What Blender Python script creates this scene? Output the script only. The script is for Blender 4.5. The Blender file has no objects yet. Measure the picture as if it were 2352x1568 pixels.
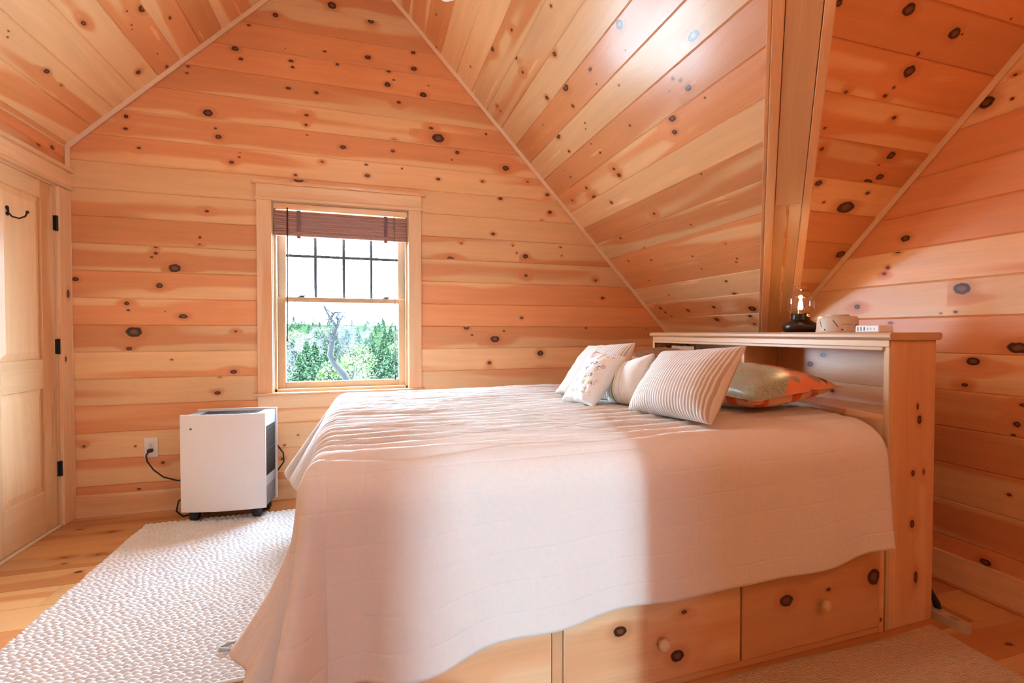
import bpy, math, random
import numpy as np
from mathutils import Vector, Matrix
S = bpy.context.scene
COL = S.collection
PI = math.pi

# ------------------------------------------------------------------ camera, sky, sun, exposure
CAM_F, CAM_YAW, CAM_PITCH, CAM_H = 1079.0, math.radians(17.06), math.radians(1.11), 1.15
cd_ = bpy.data.cameras.new('camera'); cam = bpy.data.objects.new('camera', cd_); COL.objects.link(cam)
cd_.sensor_width = 36.0; cd_.lens = CAM_F / 2352 * 36.0; cd_.clip_start = 0.02; cd_.clip_end = 600
cam.location = (0, 0, CAM_H)
cam.rotation_euler = (PI / 2 - CAM_PITCH, 0, -CAM_YAW)
S.camera = cam
S.view_settings.view_transform = 'Standard'; S.view_settings.look = 'None'
S.view_settings.gamma = 1.0; S.view_settings.use_curve_mapping = False
S.view_settings.exposure = 0.18
SKY, SUN_E, FAN_FILL_E, SCONCE_FILL_E = 78.0, 2.6, 48.0, 112.0
try:
    S.cycles.max_bounces = 7; S.cycles.diffuse_bounces = 5; S.cycles.glossy_bounces = 3; S.cycles.adaptive_threshold = 0.12; S.cycles.use_light_tree = False
    S.cycles.transparent_max_bounces = 8; S.cycles.sample_clamp_indirect = 12.0
    S.cycles.caustics_reflective = False; S.cycles.caustics_refractive = False
except Exception:
    pass

w = bpy.data.worlds.new('sky'); S.world = w; w.use_nodes = True
nt = w.node_tree; nt.nodes.clear()
wo = nt.nodes.new('ShaderNodeOutputWorld'); bg = nt.nodes.new('ShaderNodeBackground')
tc = nt.nodes.new('ShaderNodeTexCoord'); mp = nt.nodes.new('ShaderNodeMapping'); mp.inputs['Scale'].default_value = (2.0, 2.0, 9.0)
cn = nt.nodes.new('ShaderNodeTexNoise'); cn.inputs['Scale'].default_value = 2.2; cn.inputs['Detail'].default_value = 5
cr = nt.nodes.new('ShaderNodeValToRGB')
cr.color_ramp.elements[0].position = 0.36; cr.color_ramp.elements[0].color = (0.45, 0.70, 1.0, 1)
cr.color_ramp.elements[1].position = 0.52; cr.color_ramp.elements[1].color = (0.59, 0.82, 1.0, 1)
nt.links.new(tc.outputs['Generated'], mp.inputs['Vector']); nt.links.new(mp.outputs[0], cn.inputs['Vector'])
nt.links.new(cn.outputs[0], cr.inputs[0]); nt.links.new(cr.outputs[0], bg.inputs['Color'])
bg.inputs['Strength'].default_value = SKY
sx_ = nt.nodes.new('ShaderNodeSeparateXYZ'); mr = nt.nodes.new('ShaderNodeMapRange'); mr.inputs[1].default_value = -0.5; mr.inputs[2].default_value = 0.3
mr.inputs[3].default_value = SKY * 0.22; mr.inputs[4].default_value = SKY           # sky dimmed towards the rear to cut cool fill indoors
nt.links.new(tc.outputs['Generated'], sx_.inputs[0]); nt.links.new(sx_.outputs[1], mr.inputs[0]); nt.links.new(mr.outputs[0], bg.inputs['Strength'])
nt.links.new(bg.outputs[0], wo.inputs[0])

sd_ = bpy.data.lights.new('sun', 'SUN'); sun = bpy.data.objects.new('sun', sd_); COL.objects.link(sun)
sd_.energy = SUN_E; sd_.angle = math.radians(2.6); sd_.color = (0.46, 0.78, 1.0)
SUN_DIR = Vector((0.153, 1.0, -0.215)).normalized()          # the low sun comes in through the rear window
sun.rotation_euler = SUN_DIR.to_track_quat('-Z', 'Y').to_euler()
sun.location = (0, -8, 6)

def portal(loc, rot, sx, sy):
    l = bpy.data.lights.new('portal', 'AREA'); l.shape = 'RECTANGLE'; l.size = sx; l.size_y = sy
    l.cycles.is_portal = True
    o = bpy.data.objects.new('portal', l); COL.objects.link(o); o.location = loc; o.rotation_euler = rot
portal((-0.165, 3.74, 1.4), (-PI / 2, 0, 0), 0.95, 1.35)      # sampling portals at the two windows (no light of their own)
portal((-0.33, -3.70, 1.5), (PI / 2, 0, 0), 0.9, 1.3)

# ------------------------------------------------------------------ node helper
class NT:
    def __init__(s, name):
        s.m = bpy.data.materials.new(name); s.m.use_nodes = True; s.t = s.m.node_tree; s.t.nodes.clear()
        s.out = s.t.nodes.new('ShaderNodeOutputMaterial')
    def set(s, sock, v):
        if v is None: return
        if isinstance(v, bpy.types.NodeSocket): s.t.links.new(v, sock)
        elif isinstance(v, (tuple, list)) and len(v) == 3 and sock.type == 'RGBA': sock.default_value = (*v, 1)
        else: sock.default_value = v
    def n(s, kind, **p):
        nd = s.t.nodes.new('ShaderNode' + kind)
        for k, v in p.items(): setattr(nd, k, v)
        return nd
    def math(s, op, a, b=None, c=None, clamp=False):
        nd = s.n('Math', operation=op, use_clamp=clamp); s.set(nd.inputs[0], a)
        if b is not None: s.set(nd.inputs[1], b)
        if c is not None: s.set(nd.inputs[2], c)
        return nd.outputs[0]
    def uv(s, name='UVMap'):
        return s.n('UVMap', uv_map=name).outputs[0]
    def sep(s, v):
        nd = s.n('SeparateXYZ'); s.set(nd.inputs[0], v); return nd.outputs
    def vec(s, x=0.0, y=0.0, z=0.0):
        nd = s.n('CombineXYZ')
        for i, q in enumerate((x, y, z)): s.set(nd.inputs[i], q)
        return nd.outputs[0]
    def noise(s, v, scale=1.0, detail=2.0, rough=0.5):
        nd = s.n('TexNoise'); s.set(nd.inputs['Vector'], v); s.set(nd.inputs['Scale'], scale)
        s.set(nd.inputs['Detail'], detail); s.set(nd.inputs['Roughness'], rough); return nd.outputs[0]
    def step(s, v, a, b, lo=0.0, hi=1.0):
        nd = s.n('MapRange', interpolation_type='SMOOTHSTEP'); s.set(nd.inputs[0], v)
        for i, q in enumerate((a, b, lo, hi)): s.set(nd.inputs[1 + i], q)
        return nd.outputs[0]
    def mix(s, f, a, b, mode='MIX'):
        nd = s.n('Mix', data_type='RGBA', blend_type=mode); s.set(nd.inputs[0], f); s.set(nd.inputs[6], a); s.set(nd.inputs[7], b)
        return nd.outputs[2]
    def gray(s, v):
        return s.vec(v, v, v)
    def bump(s, h, strength=0.2, dist=0.01):
        nd = s.n('Bump'); s.set(nd.inputs['Height'], h); nd.inputs['Strength'].default_value = strength
        nd.inputs['Distance'].default_value = dist; return nd.outputs[0]
    def bsdf(s, color, rough=0.5, normal=None, metal=0.0, spec=0.5, sheen=0.0, emit=None, emit_s=0.0, coat=0.0):
        nd = s.n('BsdfPrincipled'); s.set(nd.inputs['Base Color'], color); s.set(nd.inputs['Roughness'], rough)
        nd.inputs['Metallic'].default_value = metal; nd.inputs['Specular IOR Level'].default_value = spec
        if sheen: nd.inputs['Sheen Weight'].default_value = sheen
        if coat: nd.inputs['Coat Weight'].default_value = coat; nd.inputs['Coat Roughness'].default_value = 0.12
        if normal is not None: s.set(nd.inputs['Normal'], normal)
        if emit is not None: s.set(nd.inputs['Emission Color'], emit); nd.inputs['Emission Strength'].default_value = emit_s
        s.t.links.new(nd.outputs[0], s.out.inputs[0]); return s.m

def plain(name, color, rough=0.5, metal=0.0, spec=0.5, nscale=0.0, namt=0.06, emit=None, emit_s=0.0, bump=0.0):
    t = NT(name)
    if nscale:
        o = t.n('TexCoord').outputs['Object']; f = t.noise(o, nscale, 3)
        c = t.mix(f, tuple(x * (1 - namt) for x in color), tuple(min(1, x * (1 + namt)) for x in color))
        nm = t.bump(f, bump, 0.004) if bump else None
        return t.bsdf(c, rough, nm, metal, spec, emit=emit, emit_s=emit_s)
    return t.bsdf(color, rough, None, metal, spec, emit=emit, emit_s=emit_s)

def pine(name, sap, heart, th=0.5, rough=0.38, lines=0.05, grain=0.10, soft=0.04, coat=0.0, spec=0.4):
    t = NT(name)
    u, v, _ = t.sep(t.uv()); kx, ky, _ = t.sep(t.uv('Knot')); s1, s2, _ = t.sep(t.uv('Seed'))
    kn = t.vec(kx, ky, t.math('MULTIPLY', s1, 17.0))
    k = t.math('SQRT', t.math('ADD', t.math('MULTIPLY', kx, kx), t.math('MULTIPLY', ky, ky)))
    k = t.math('ADD', k, t.math('MULTIPLY', t.math('SUBTRACT', t.noise(kn, 1.3, 1), 0.5), 0.5))
    near = t.step(k, 7.0, 0.6)
    a = t.math('MULTIPLY', s1, 43.0); b = t.math('MULTIPLY', s2, 29.0)
    n1 = t.noise(t.vec(t.math('MULTIPLY_ADD', u, 0.9, a), t.math('MULTIPLY_ADD', v, 5.0, b), 0.0), 1.0, 2)
    vw = t.math('ADD', v, t.math('MULTIPLY', t.math('SUBTRACT', n1, 0.5), 0.10))
    n2 = t.noise(t.vec(t.math('MULTIPLY_ADD', u, 0.42, b), t.math('MULTIPLY_ADD', vw, 5.5, a), 0.0), 1.0, 1)
    hv = t.math('ADD', n2, t.math('MULTIPLY', t.math('SUBTRACT', s1, 0.5), 0.34))
    hv = t.math('ADD', hv, t.math('MULTIPLY', near, 0.10))
    hf = t.step(hv, th - soft, th + soft)
    g = t.noise(t.vec(t.math('MULTIPLY_ADD', u, 2.5, a), t.math('MULTIPLY', vw, 230.0), b), 1.0, 2, 0.6)
    ring = t.math('SINE', t.math('ADD', t.math('MULTIPLY', vw, 330.0), t.math('MULTIPLY', n1, 60.0)))
    base = t.mix(hf, sap, heart)
    tint = t.math('MULTIPLY_ADD', s2, 0.22, 0.86)
    lum = t.math('MULTIPLY', t.math('MULTIPLY_ADD', g, grain, 1.0 - grain / 2), t.math('MULTIPLY_ADD', ring, lines * 0.3, 1.0))
    n3 = t.noise(t.vec(t.math('MULTIPLY_ADD', u, 1.6, b), t.math('MULTIPLY', vw, 22.0), a), 1.0, 3)
    lum = t.math('MULTIPLY', lum, t.math('MULTIPLY_ADD', n3, 0.26, 0.87))
    base = t.mix(1.0, base, t.gray(t.math('MULTIPLY', lum, tint)), 'MULTIPLY')
    halo = t.step(k, 2.9, 1.0, 0.0, 0.55)
    base = t.mix(halo, base, tuple(x * y for x, y in zip(heart, (0.72, 0.52, 0.42))))
    kin = t.mix(t.step(t.math('ADD', k, t.math('MULTIPLY', t.noise(kn, 3.0, 2), 0.5)), 0.55, 1.0), (0.19, 0.060, 0.024), (0.042, 0.015, 0.009))
    col = t.mix(t.step(k, 1.18, 0.92), base, kin)
    nm = t.bump(t.math('ADD', t.math('MULTIPLY', g, 0.5), t.step(k, 1.2, 0.9)), 0.05, 0.002)
    r = t.math('MULTIPLY_ADD', n3, 0.12, rough - 0.06)
    return t.bsdf(col, r, nm, spec=spec, coat=coat)

PINE_WALL = pine('pine_wall_board', (0.80, 0.475, 0.240), (0.70, 0.290, 0.118), th=0.47)
PINE_CEIL = pine('pine_ceiling_board', (0.81, 0.52, 0.275), (0.70, 0.305, 0.122), rough=0.25, th=0.50, spec=0.7, coat=0.15)
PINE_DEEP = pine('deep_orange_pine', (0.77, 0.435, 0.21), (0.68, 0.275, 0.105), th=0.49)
PINE_TRIM = pine('pine_trim', (0.80, 0.515, 0.295), (0.74, 0.38, 0.18), th=0.6, lines=0.07)
PINE_SASH = pine('pine_sash', (0.56, 0.38, 0.235), (0.50, 0.30, 0.17), th=0.6, rough=0.5, spec=0.2)
PINE_DOOR = pine('pine_door', (0.79, 0.53, 0.29), (0.68, 0.36, 0.16), th=0.62, rough=0.30)
PINE_FLOOR = pine('pine_floor_plank', (0.64, 0.34, 0.135), (0.53, 0.215, 0.07), th=0.5, rough=0.30, coat=0.2)
PINE_BED = pine('pine_bed', (0.78, 0.475, 0.265), (0.71, 0.365, 0.18), th=0.47, rough=0.34)
PINE_BED_TRIM = pine('pine_bed_trim', (0.70, 0.47, 0.27), (0.64, 0.37, 0.19), th=0.55, rough=0.34)
BLACK_METAL = plain('black_metal', (0.015, 0.013, 0.012), 0.45, 0.6)
WHITE_PAINT = plain('white_paint', (0.80, 0.78, 0.78), 0.35)
DARK_PLASTIC = plain('dark_plastic', (0.012, 0.012, 0.013), 0.45)
RUBBER = plain('black_rubber', (0.010, 0.010, 0.010), 0.6)

# ------------------------------------------------------------------ mesh helper
RNG = random.Random(7)
NOK = (99.0, 99.0)
class MB:
    def __init__(s, M=None):
        s.v = []; s.f = []; s.uv = []; s.kn = []; s.sd = []; s.mi = []; s.M = M
    def add(s, p):
        p = Vector(p)
        if s.M is not None: p = s.M @ p
        s.v.append(tuple(p)); return len(s.v) - 1
    def face(s, idx, uvs, seed=(0.5, 0.5), kn=None, mi=0):
        s.f.append(tuple(idx)); s.uv += [tuple(q) for q in uvs]
        s.kn += (kn if kn else [NOK] * len(idx)); s.sd += [seed] * len(idx); s.mi.append(mi)
    def poly(s, pts, uvs, seed=(0.5, 0.5), kn=None, mi=0):
        s.face([s.add(p) for p in pts], uvs, seed, kn, mi)
    def hexa(s, P, g=(1, 0, 0), seed=None, mi=0, knots=None):
        """eight corners ordered as a box (xyz bits: 0=---,1=+--,2=++-,3=-+-, then the same at +z)"""
        seed = seed or (RNG.random(), RNG.random()); off = RNG.random() * 9
        P = [Vector(p) for p in P]; g = Vector(g).normalized(); ix = [s.add(p) for p in P]
        for q in ((0, 3, 2, 1), (4, 5, 6, 7), (0, 1, 5, 4), (1, 2, 6, 5), (2, 3, 7, 6), (3, 0, 4, 7)):
            a, b, c, d = (P[i] for i in q); nrm = (c - a).cross(d - b)
            nrm = nrm.normalized() if nrm.length > 1e-12 else Vector((0, 0, 1))
            gg = g - nrm * g.dot(nrm)
            if gg.length < 0.3: gg = nrm.orthogonal().normalized() * 0.25
            ac = nrm.cross(gg).normalized()
            s.face([ix[i] for i in q], [(P[i].dot(gg) + off, P[i].dot(ac) + off * 0.7) for i in q], seed, None, mi)
    def box(s, x0, x1, y0, y1, z0, z1, g='x', seed=None, mi=0):
        G = {'x': (1, 0, 0), 'y': (0, 1, 0), 'z': (0, 0, 1)}[g] if isinstance(g, str) else g
        s.hexa([(x0, y0, z0), (x1, y0, z0), (x1, y1, z0), (x0, y1, z0), (x0, y0, z1), (x1, y0, z1), (x1, y1, z1), (x0, y1, z1)], G, seed, mi)
    def obox(s, O, A, B, Cc, a0, a1, b0, b1, c0, c1, seed=None, mi=0, g=None):
        O, A, B, Cc = Vector(O), Vector(A).normalized(), Vector(B).normalized(), Vector(Cc).normalized()
        p = lambda a, b, c: O + A * a + B * b + Cc * c
        s.hexa([p(a0, b0, c0), p(a1, b0, c0), p(a1, b1, c0), p(a0, b1, c0), p(a0, b0, c1), p(a1, b0, c1), p(a1, b1, c1), p(a0, b1, c1)], g or A, seed, mi)
    def panel(s, O, U, V, N, rect, knots=(), seed=None, mi=0):
        """flat wooden face with knots (u along the grain), lying on a part"""
        seed = seed or (RNG.random(), RNG.random())
        O, U, V, N = Vector(O), Vector(U), Vector(V), Vector(N)
        for (u0, u1, v0, v1), kk in kd(rect, list(knots)):
            pts = [(u0, v0), (u1, v0), (u1, v1), (u0, v1)]
            s.poly([O + U * a + V * b for a, b in pts], pts, seed, [((a - kk[0]) / kk[2], (b - kk[1]) / kk[3]) for a, b in pts] if kk else None, mi)
    def tube(s, pts, r, n=8, mi=0, cap=True, closed=False):
        pts = [Vector(p) for p in pts]; rr = r if isinstance(r, (list, tuple)) else [r] * len(pts); rings = []
        up = None; L = 0.0
        for i, p in enumerate(pts):
            t = (pts[min(i + 1, len(pts) - 1)] - pts[max(i - 1, 0)])
            if t.length < 1e-9: t = Vector((0, 0, 1))
            t.normalize()
            if up is None: up = t.orthogonal().normalized()
            up = (up - t * up.dot(t)); up = up.normalized() if up.length > 1e-6 else t.orthogonal().normalized()
            sd = t.cross(up)
            if i: L += (p - pts[i - 1]).length
            rings.append(([s.add(p + (up * math.cos(2 * PI * j / n) + sd * math.sin(2 * PI * j / n)) * rr[i]) for j in range(n)], L))
        for (ra, la), (rb, lb) in zip(rings, rings[1:]):
            for j in range(n):
                q = (j + 1) % n; s.face((ra[j], ra[q], rb[q], rb[j]), [(la, j / n * .1), (la, (j + 1) / n * .1), (lb, (j + 1) / n * .1), (lb, j / n * .1)], mi=mi)
        if cap:
            s.face(list(reversed(rings[0][0])), [(0, 0)] * n, mi=mi); s.face(rings[-1][0], [(0, 0)] * n, mi=mi)
    def lathe(s, prof, c=(0, 0, 0), axis=(0, 0, 1), n=32, mi=0, cap0=True, cap1=True):
        c = Vector(c); ax = Vector(axis).normalized(); e1 = ax.orthogonal().normalized(); e2 = ax.cross(e1); rings = []
        for r, h in prof:
            rings.append([s.add(c + ax * h + (e1 * math.cos(2 * PI * j / n) + e2 * math.sin(2 * PI * j / n)) * max(r, 1e-5)) for j in range(n)])
        for i, (ra, rb) in enumerate(zip(rings, rings[1:])):
            for j in range(n):
                q = (j + 1) % n; s.face((ra[j], ra[q], rb[q], rb[j]), [(j / n, i * .1), ((j + 1) / n, i * .1), ((j + 1) / n, i * .1 + .1), (j / n, i * .1 + .1)], mi=mi)
        if cap0: s.face(list(reversed(rings[0])), [(0, 0)] * n, mi=mi)
        if cap1: s.face(rings[-1], [(0, 0)] * n, mi=mi)
    def prism(s, poly2, z0, z1, P=None, g=(1, 0, 0), seed=None, mi=0):
        """closed outline (counter-clockwise) swept from z0 to z1; P maps (a,b,z) to a point"""
        P = P or (lambda a, b, z: (a, b, z)); n = len(poly2); seed = seed or (RNG.random(), RNG.random()); g = Vector(g)
        lo = [s.add(P(a, b, z0)) for a, b in poly2]; hi = [s.add(P(a, b, z1)) for a, b in poly2]
        s.face(list(reversed(lo)), [poly2[i] for i in reversed(range(n))], seed, mi=mi); s.face(hi, poly2, seed, mi=mi)
        L = 0
        for i in range(n):
            j = (i + 1) % n; e = math.hypot(poly2[j][0] - poly2[i][0], poly2[j][1] - poly2[i][1])
            s.face((lo[i], lo[j], hi[j], hi[i]), [(z0, L), (z0, L + e), (z1, L + e), (z1, L)], seed, mi=mi); L += e
    def build(s, name, mats, parent=None, bevel=0.0, smooth=None, seg=2):
        me = bpy.data.meshes.new(name); me.from_pydata(s.v, [], s.f)
        for nm, dat in (('UVMap', s.uv), ('Knot', s.kn), ('Seed', s.sd)):
            l = me.uv_layers.new(name=nm); l.data.foreach_set('uv', [c for q in dat for c in q])
        mats = mats if isinstance(mats, (list, tuple)) else [mats]
        for m in mats: me.materials.append(m)
        me.polygons.foreach_set('material_index', s.mi)
        return finish(name, me, parent, bevel, smooth, seg)

def finish(name, me, parent=None, bevel=0.0, smooth=None, seg=2):
    if smooth is not None:
        me.polygons.foreach_set('use_smooth', [True] * len(me.polygons))
        if smooth < 180: me.set_sharp_from_angle(angle=math.radians(smooth))
    me.update()
    o = bpy.data.objects.new(name, me); COL.objects.link(o)
    if parent is not None: attach(o, parent)
    if bevel:
        b = o.modifiers.new('bevel', 'BEVEL'); b.width = bevel; b.segments = seg; b.limit_method = 'ANGLE'; b.angle_limit = math.radians(40)
        b.harden_normals = False
    return o
def world_of(o):
    m = o.matrix_basis.copy()
    if o.parent: m = world_of(o.parent) @ o.matrix_parent_inverse @ m
    return m
def attach(o, parent):
    o.parent = parent; o.matrix_parent_inverse = world_of(parent).inverted()
def thing(name, label, cat, loc=(0, 0, 0), group=None):
    o = bpy.data.objects.new(name, None); COL.objects.link(o); o.location = loc; o.empty_display_size = 0.1
    return tag(o, label, cat, group)
def tag(o, label, cat, group=None):
    o['label'] = label; o['category'] = cat
    if group: o['group'] = group
    return o
def struct(o, label=None, cat=None):
    o['kind'] = 'structure'
    if label: o['label'] = label
    if cat: o['category'] = cat
    return o
def copy_tree(src, parent=None):
    c = src.copy(); COL.objects.link(c)
    if parent is not None: c.parent = parent
    for ch in list(src.children): copy_tree(ch, c)
    return c
def grid(name, P, UV, mat, parent=None, solid=0.0, wrap=False, smooth=180):
    n, m = P.shape[:2]; me = bpy.data.meshes.new(name)
    idx = np.arange(n * m).reshape(n, m)
    f = np.stack([idx[:-1, :-1], idx[1:, :-1], idx[1:, 1:], idx[:-1, 1:]], -1).reshape(-1, 4)
    me.vertices.add(n * m); me.vertices.foreach_set('co', P.reshape(-1).astype(np.float32))
    me.loops.add(f.size); me.loops.foreach_set('vertex_index', f.reshape(-1).astype(np.int32))
    me.polygons.add(len(f)); me.polygons.foreach_set('loop_start', (np.arange(len(f)) * 4).astype(np.int32))
    me.update(calc_edges=True)
    l = me.uv_layers.new(name='UVMap'); l.data.foreach_set('uv', UV.reshape(-1, 2)[f.reshape(-1)].reshape(-1).astype(np.float32))
    me.materials.append(mat)
    o = finish(name, me, parent, 0, smooth)
    if solid:
        sm = o.modifiers.new('solid', 'SOLIDIFY'); sm.thickness = solid; sm.offset = -1
    return o
def fnoise(a, b, seed, octs=5, f0=1.0, pers=0.55):
    r = np.random.RandomState(seed); out = np.zeros_like(a); amp = 1.0; f = f0
    for _ in range(octs):
        for _ in range(4):
            th = r.rand() * 2 * PI; out = out + amp * np.sin(f * (a * math.cos(th) + b * math.sin(th)) + r.rand() * 6.28) / 4
        f *= 1.9; amp *= pers
    return out

# ------------------------------------------------------------------ boarded surfaces
def kd(rect, kk):
    if len(kk) <= 1: return [(rect, kk[0] if kk else None)]
    u0, u1, v0, v1 = rect; best = None
    for ax in (0, 1):
        q = sorted(kk, key=lambda k: k[ax])
        for i in range(len(q) - 1):
            gap = (q[i + 1][ax] - q[i][ax]) / (q[i + 1][2 + ax] + q[i][2 + ax])
            if best is None or gap > best[0]:
                wa, wb = q[i][2 + ax], q[i + 1][2 + ax]
                best = (gap, ax, q[i][ax] + (q[i + 1][ax] - q[i][ax]) * wa / (wa + wb), q[:i + 1], q[i + 1:])
    _, ax, c, A, B = best
    if ax == 0: return kd((u0, c, v0, v1), A) + kd((c, u1, v0, v1), B)
    return kd((u0, u1, v0, c), A) + kd((u0, u1, c, v1), B)
def clip(pts, poly):
    """clip a convex polygon by a convex counter-clockwise polygon"""
    for i in range(len(poly)):
        (ax, ay), (bx, by) = poly[i], poly[(i + 1) % len(poly)]; out = []
        side = lambda p: (bx - ax) * (p[1] - ay) - (by - ay) * (p[0] - ax)
        for j in range(len(pts)):
            p, q = pts[j], pts[(j + 1) % len(pts)]; sp, sq = side(p), side(q)
            if sp >= -1e-9: out.append(p)
            if (sp > 1e-9 and sq < -1e-9) or (sp < -1e-9 and sq > 1e-9):
                t = sp / (sp - sq); out.append((p[0] + (q[0] - p[0]) * t, p[1] + (q[1] - p[1]) * t))
        pts = out
        if len(pts) < 3: return []
    return pts
def minus(rect, holes):
    R = [rect]
    for h in holes:
        nx = []
        for (a, b, c, d) in R:
            h0, h1, h2, h3 = max(a, h[0]), min(b, h[1]), max(c, h[2]), min(d, h[3])
            if h0 >= h1 - 1e-9 or h2 >= h3 - 1e-9: nx.append((a, b, c, d)); continue
            if a < h0: nx.append((a, h0, c, d))
            if h1 < b: nx.append((h1, b, c, d))
            if c < h2: nx.append((h0, h1, c, h2))
            if h3 < d: nx.append((h0, h1, h3, d))
        R = nx
    return R
def parse(s, rnd=0, seed=1, box=None):
    out = []; r = random.Random(seed)
    for q in (s.split() if s else []):
        a, b, c = (int(x) / 1000 for x in q.split(',')); out.append((a, b, c * r.uniform(0.80, 1.10), c * r.uniform(0.60, 0.78)))
    for _ in range(rnd):
        c = r.choice((0.006, 0.008, 0.011, 0.015, 0.02, 0.028)) * r.uniform(.8, 1.2)
        out.append((r.uniform(box[0], box[1]), r.uniform(box[2], box[3]), c * r.uniform(1.0, 1.6), c))
    return out
def boards(mb, O, U, V, N, poly, v0, pitch=0.1685, holes=(), knots=(), seed=1, back=0.14, joints=0.0, gap=0.005, depth=0.0055):
    O, U, V, N = Vector(O), Vector(U).normalized(), Vector(V).normalized(), Vector(N).normalized(); r = random.Random(seed)
    ua, ub = min(p[0] for p in poly), max(p[0] for p in poly); va, vb = min(p[1] for p in poly), max(p[1] for p in poly)
    flip = U.cross(V).dot(N) < 0
    def emit(rect, kk, sd, r0, r1):
        (a, b, c, d) = rect
        pts = clip([(a, c), (b, c), (b, d), (a, d)], poly)
        if not pts: return
        dep = lambda v: depth * max(0.0, 1 - (v - r0) / gap, 1 - (r1 - v) / gap)
        if flip: pts = pts[::-1]
        mb.poly([O + U * p[0] + V * p[1] - N * dep(p[1]) for p in pts], pts, sd,
                [((p[0] - kk[0]) / kk[2], (p[1] - kk[1]) / kk[3]) for p in pts] if kk else None)
    k = math.floor((va - v0) / pitch)
    while v0 + k * pitch < vb:
        r0 = v0 + k * pitch; r1 = r0 + pitch; k += 1; segs = [(ua, ub)]
        if joints:
            cuts = []; x = ua - r.random() * joints
            while x < ub:
                x += joints * r.uniform(0.55, 1.3)
                if ua + .15 < x < ub - .15: cuts.append(x)
            e = [ua] + cuts + [ub]; segs = list(zip(e, e[1:]))
        for a, b in segs:
            sd = (r.random(), r.random()); j = 0.0012 if joints else 0
            for s0, s1, main in ((r0, r0 + gap, 0), (r0 + gap, r1 - gap, 1), (r1 - gap, r1, 0)):
                for q in minus((a + j, b - j, s0, s1), holes):
                    if main:
                        kk = [z for z in knots if q[0] - z[2] <= z[0] <= q[1] + z[2] and r0 <= z[1] < r1 and q[2] - z[3] <= z[1] <= q[3] + z[3]]
                        for cell, z in kd(q, kk): emit(cell, z, sd, r0, r1)
                    else: emit(q, None, sd, r0, r1)
    if joints: pass
    if back:
        for q in minus((ua, ub, va, vb), holes):
            pts = clip([(q[0], q[2]), (q[1], q[2]), (q[1], q[3]), (q[0], q[3])], poly)
            if pts: mb.poly([O + U * p[0] + V * p[1] - N * back for p in (pts if flip else pts[::-1])], pts)

# knots: position along, across, size (mm) on each boarded surface
KN_WALL="-586,3297,19 -748,3198,10 -830,3029,21 -797,2967,12 -1101,2868,11 -1108,2825,8 -492,3005,14 -482,2965,11 -526,3085,4 -510,2818,14 -1441,2503,15 -1445,2426,11 -992,2586,31 -950,2491,9 -934,2438,20 -1376,2314,11 -859,2279,15 -813,2318,8 -808,2346,4 -450,2204,31 -470,2233,8 -227,3433,33 33,3373,19 -276,3107,9 12,3115,19 331,3204,17 335,3087,19 -194,3031,11 155,3042,17 190,2983,8 147,2943,23 402,2907,23 441,2979,6 -332,2814,13 226,2827,14 -396,2651,13 -400,2584,10 459,2670,13 512,2603,47 881,2677,9 -394,2515,6 -161,2459,20 191,2546,10 182,2470,14 655,2513,18 614,2452,7 1037,2433,24 -298,2342,8 -4,2352,9 3,2274,17 246,2350,7 511,2298,14 851,2312,9 1219,2344,9 995,2193,16 1387,2256,15 1409,2118,18 1341,2040,10 936,1915,15 685,1828,7 1096,1832,7 1129,1777,8 1201,1755,27 1502,1842,7 1513,1774,7 600,1706,29 1206,1602,14 1819,1584,12 1885,1438,16 1170,1265,14 724,1189,28 950,1097,38 1023,1161,10 767,1130,10 1732,1187,10 2307,1179,8 1328,982,28 905,913,17 -1005,1945,11 -1047,1772,9 -1049,1726,7 -1293,1700,13 -1293,1655,11 -1316,1630,8 -1191,1565,40 -1714,1477,15 -1276,1450,20 -1453,1333,14 -1445,1290,8 -1246,1286,4 -1147,1254,23 -1417,1152,40 -845,1157,9 -1444,1047,14 -1214,973,7 -861,886,20 -942,859,12 -957,748,18 -1687,444,9 -1419,426,7 -1271,309,11 -1403,150,9 -468,436,7 -555,371,7 -570,277,10"
KN_RIGHT="1663,1615,19 1697,1559,17 1743,1482,10 1760,1452,10 1429,1347,34 1899,1290,17 1726,1198,11 1507,1239,5 1450,1243,8 1232,1086,33 1381,1022,23 1410,915,11 1231,772,14 1241,725,8 1251,474,9 1325,155,20 1215,854,9 1353,2139,32 1267,2114,7 1259,2208,6"
KN_DORMER="1567,1661,15 1873,1694,25 2153,1664,28 2192,1668,5 2052,1579,9 2071,1519,27 2052,1456,8 2038,1422,10 1835,1407,9 2166,1351,10 1848,1267,7 1905,1183,11 2309,1200,25 2281,1150,6 2342,1098,20 1919,1096,18 2014,1033,18 2292,1063,28 2345,1014,11 2124,944,9 2279,930,44 2493,658,32 2366,1748,5"
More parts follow.
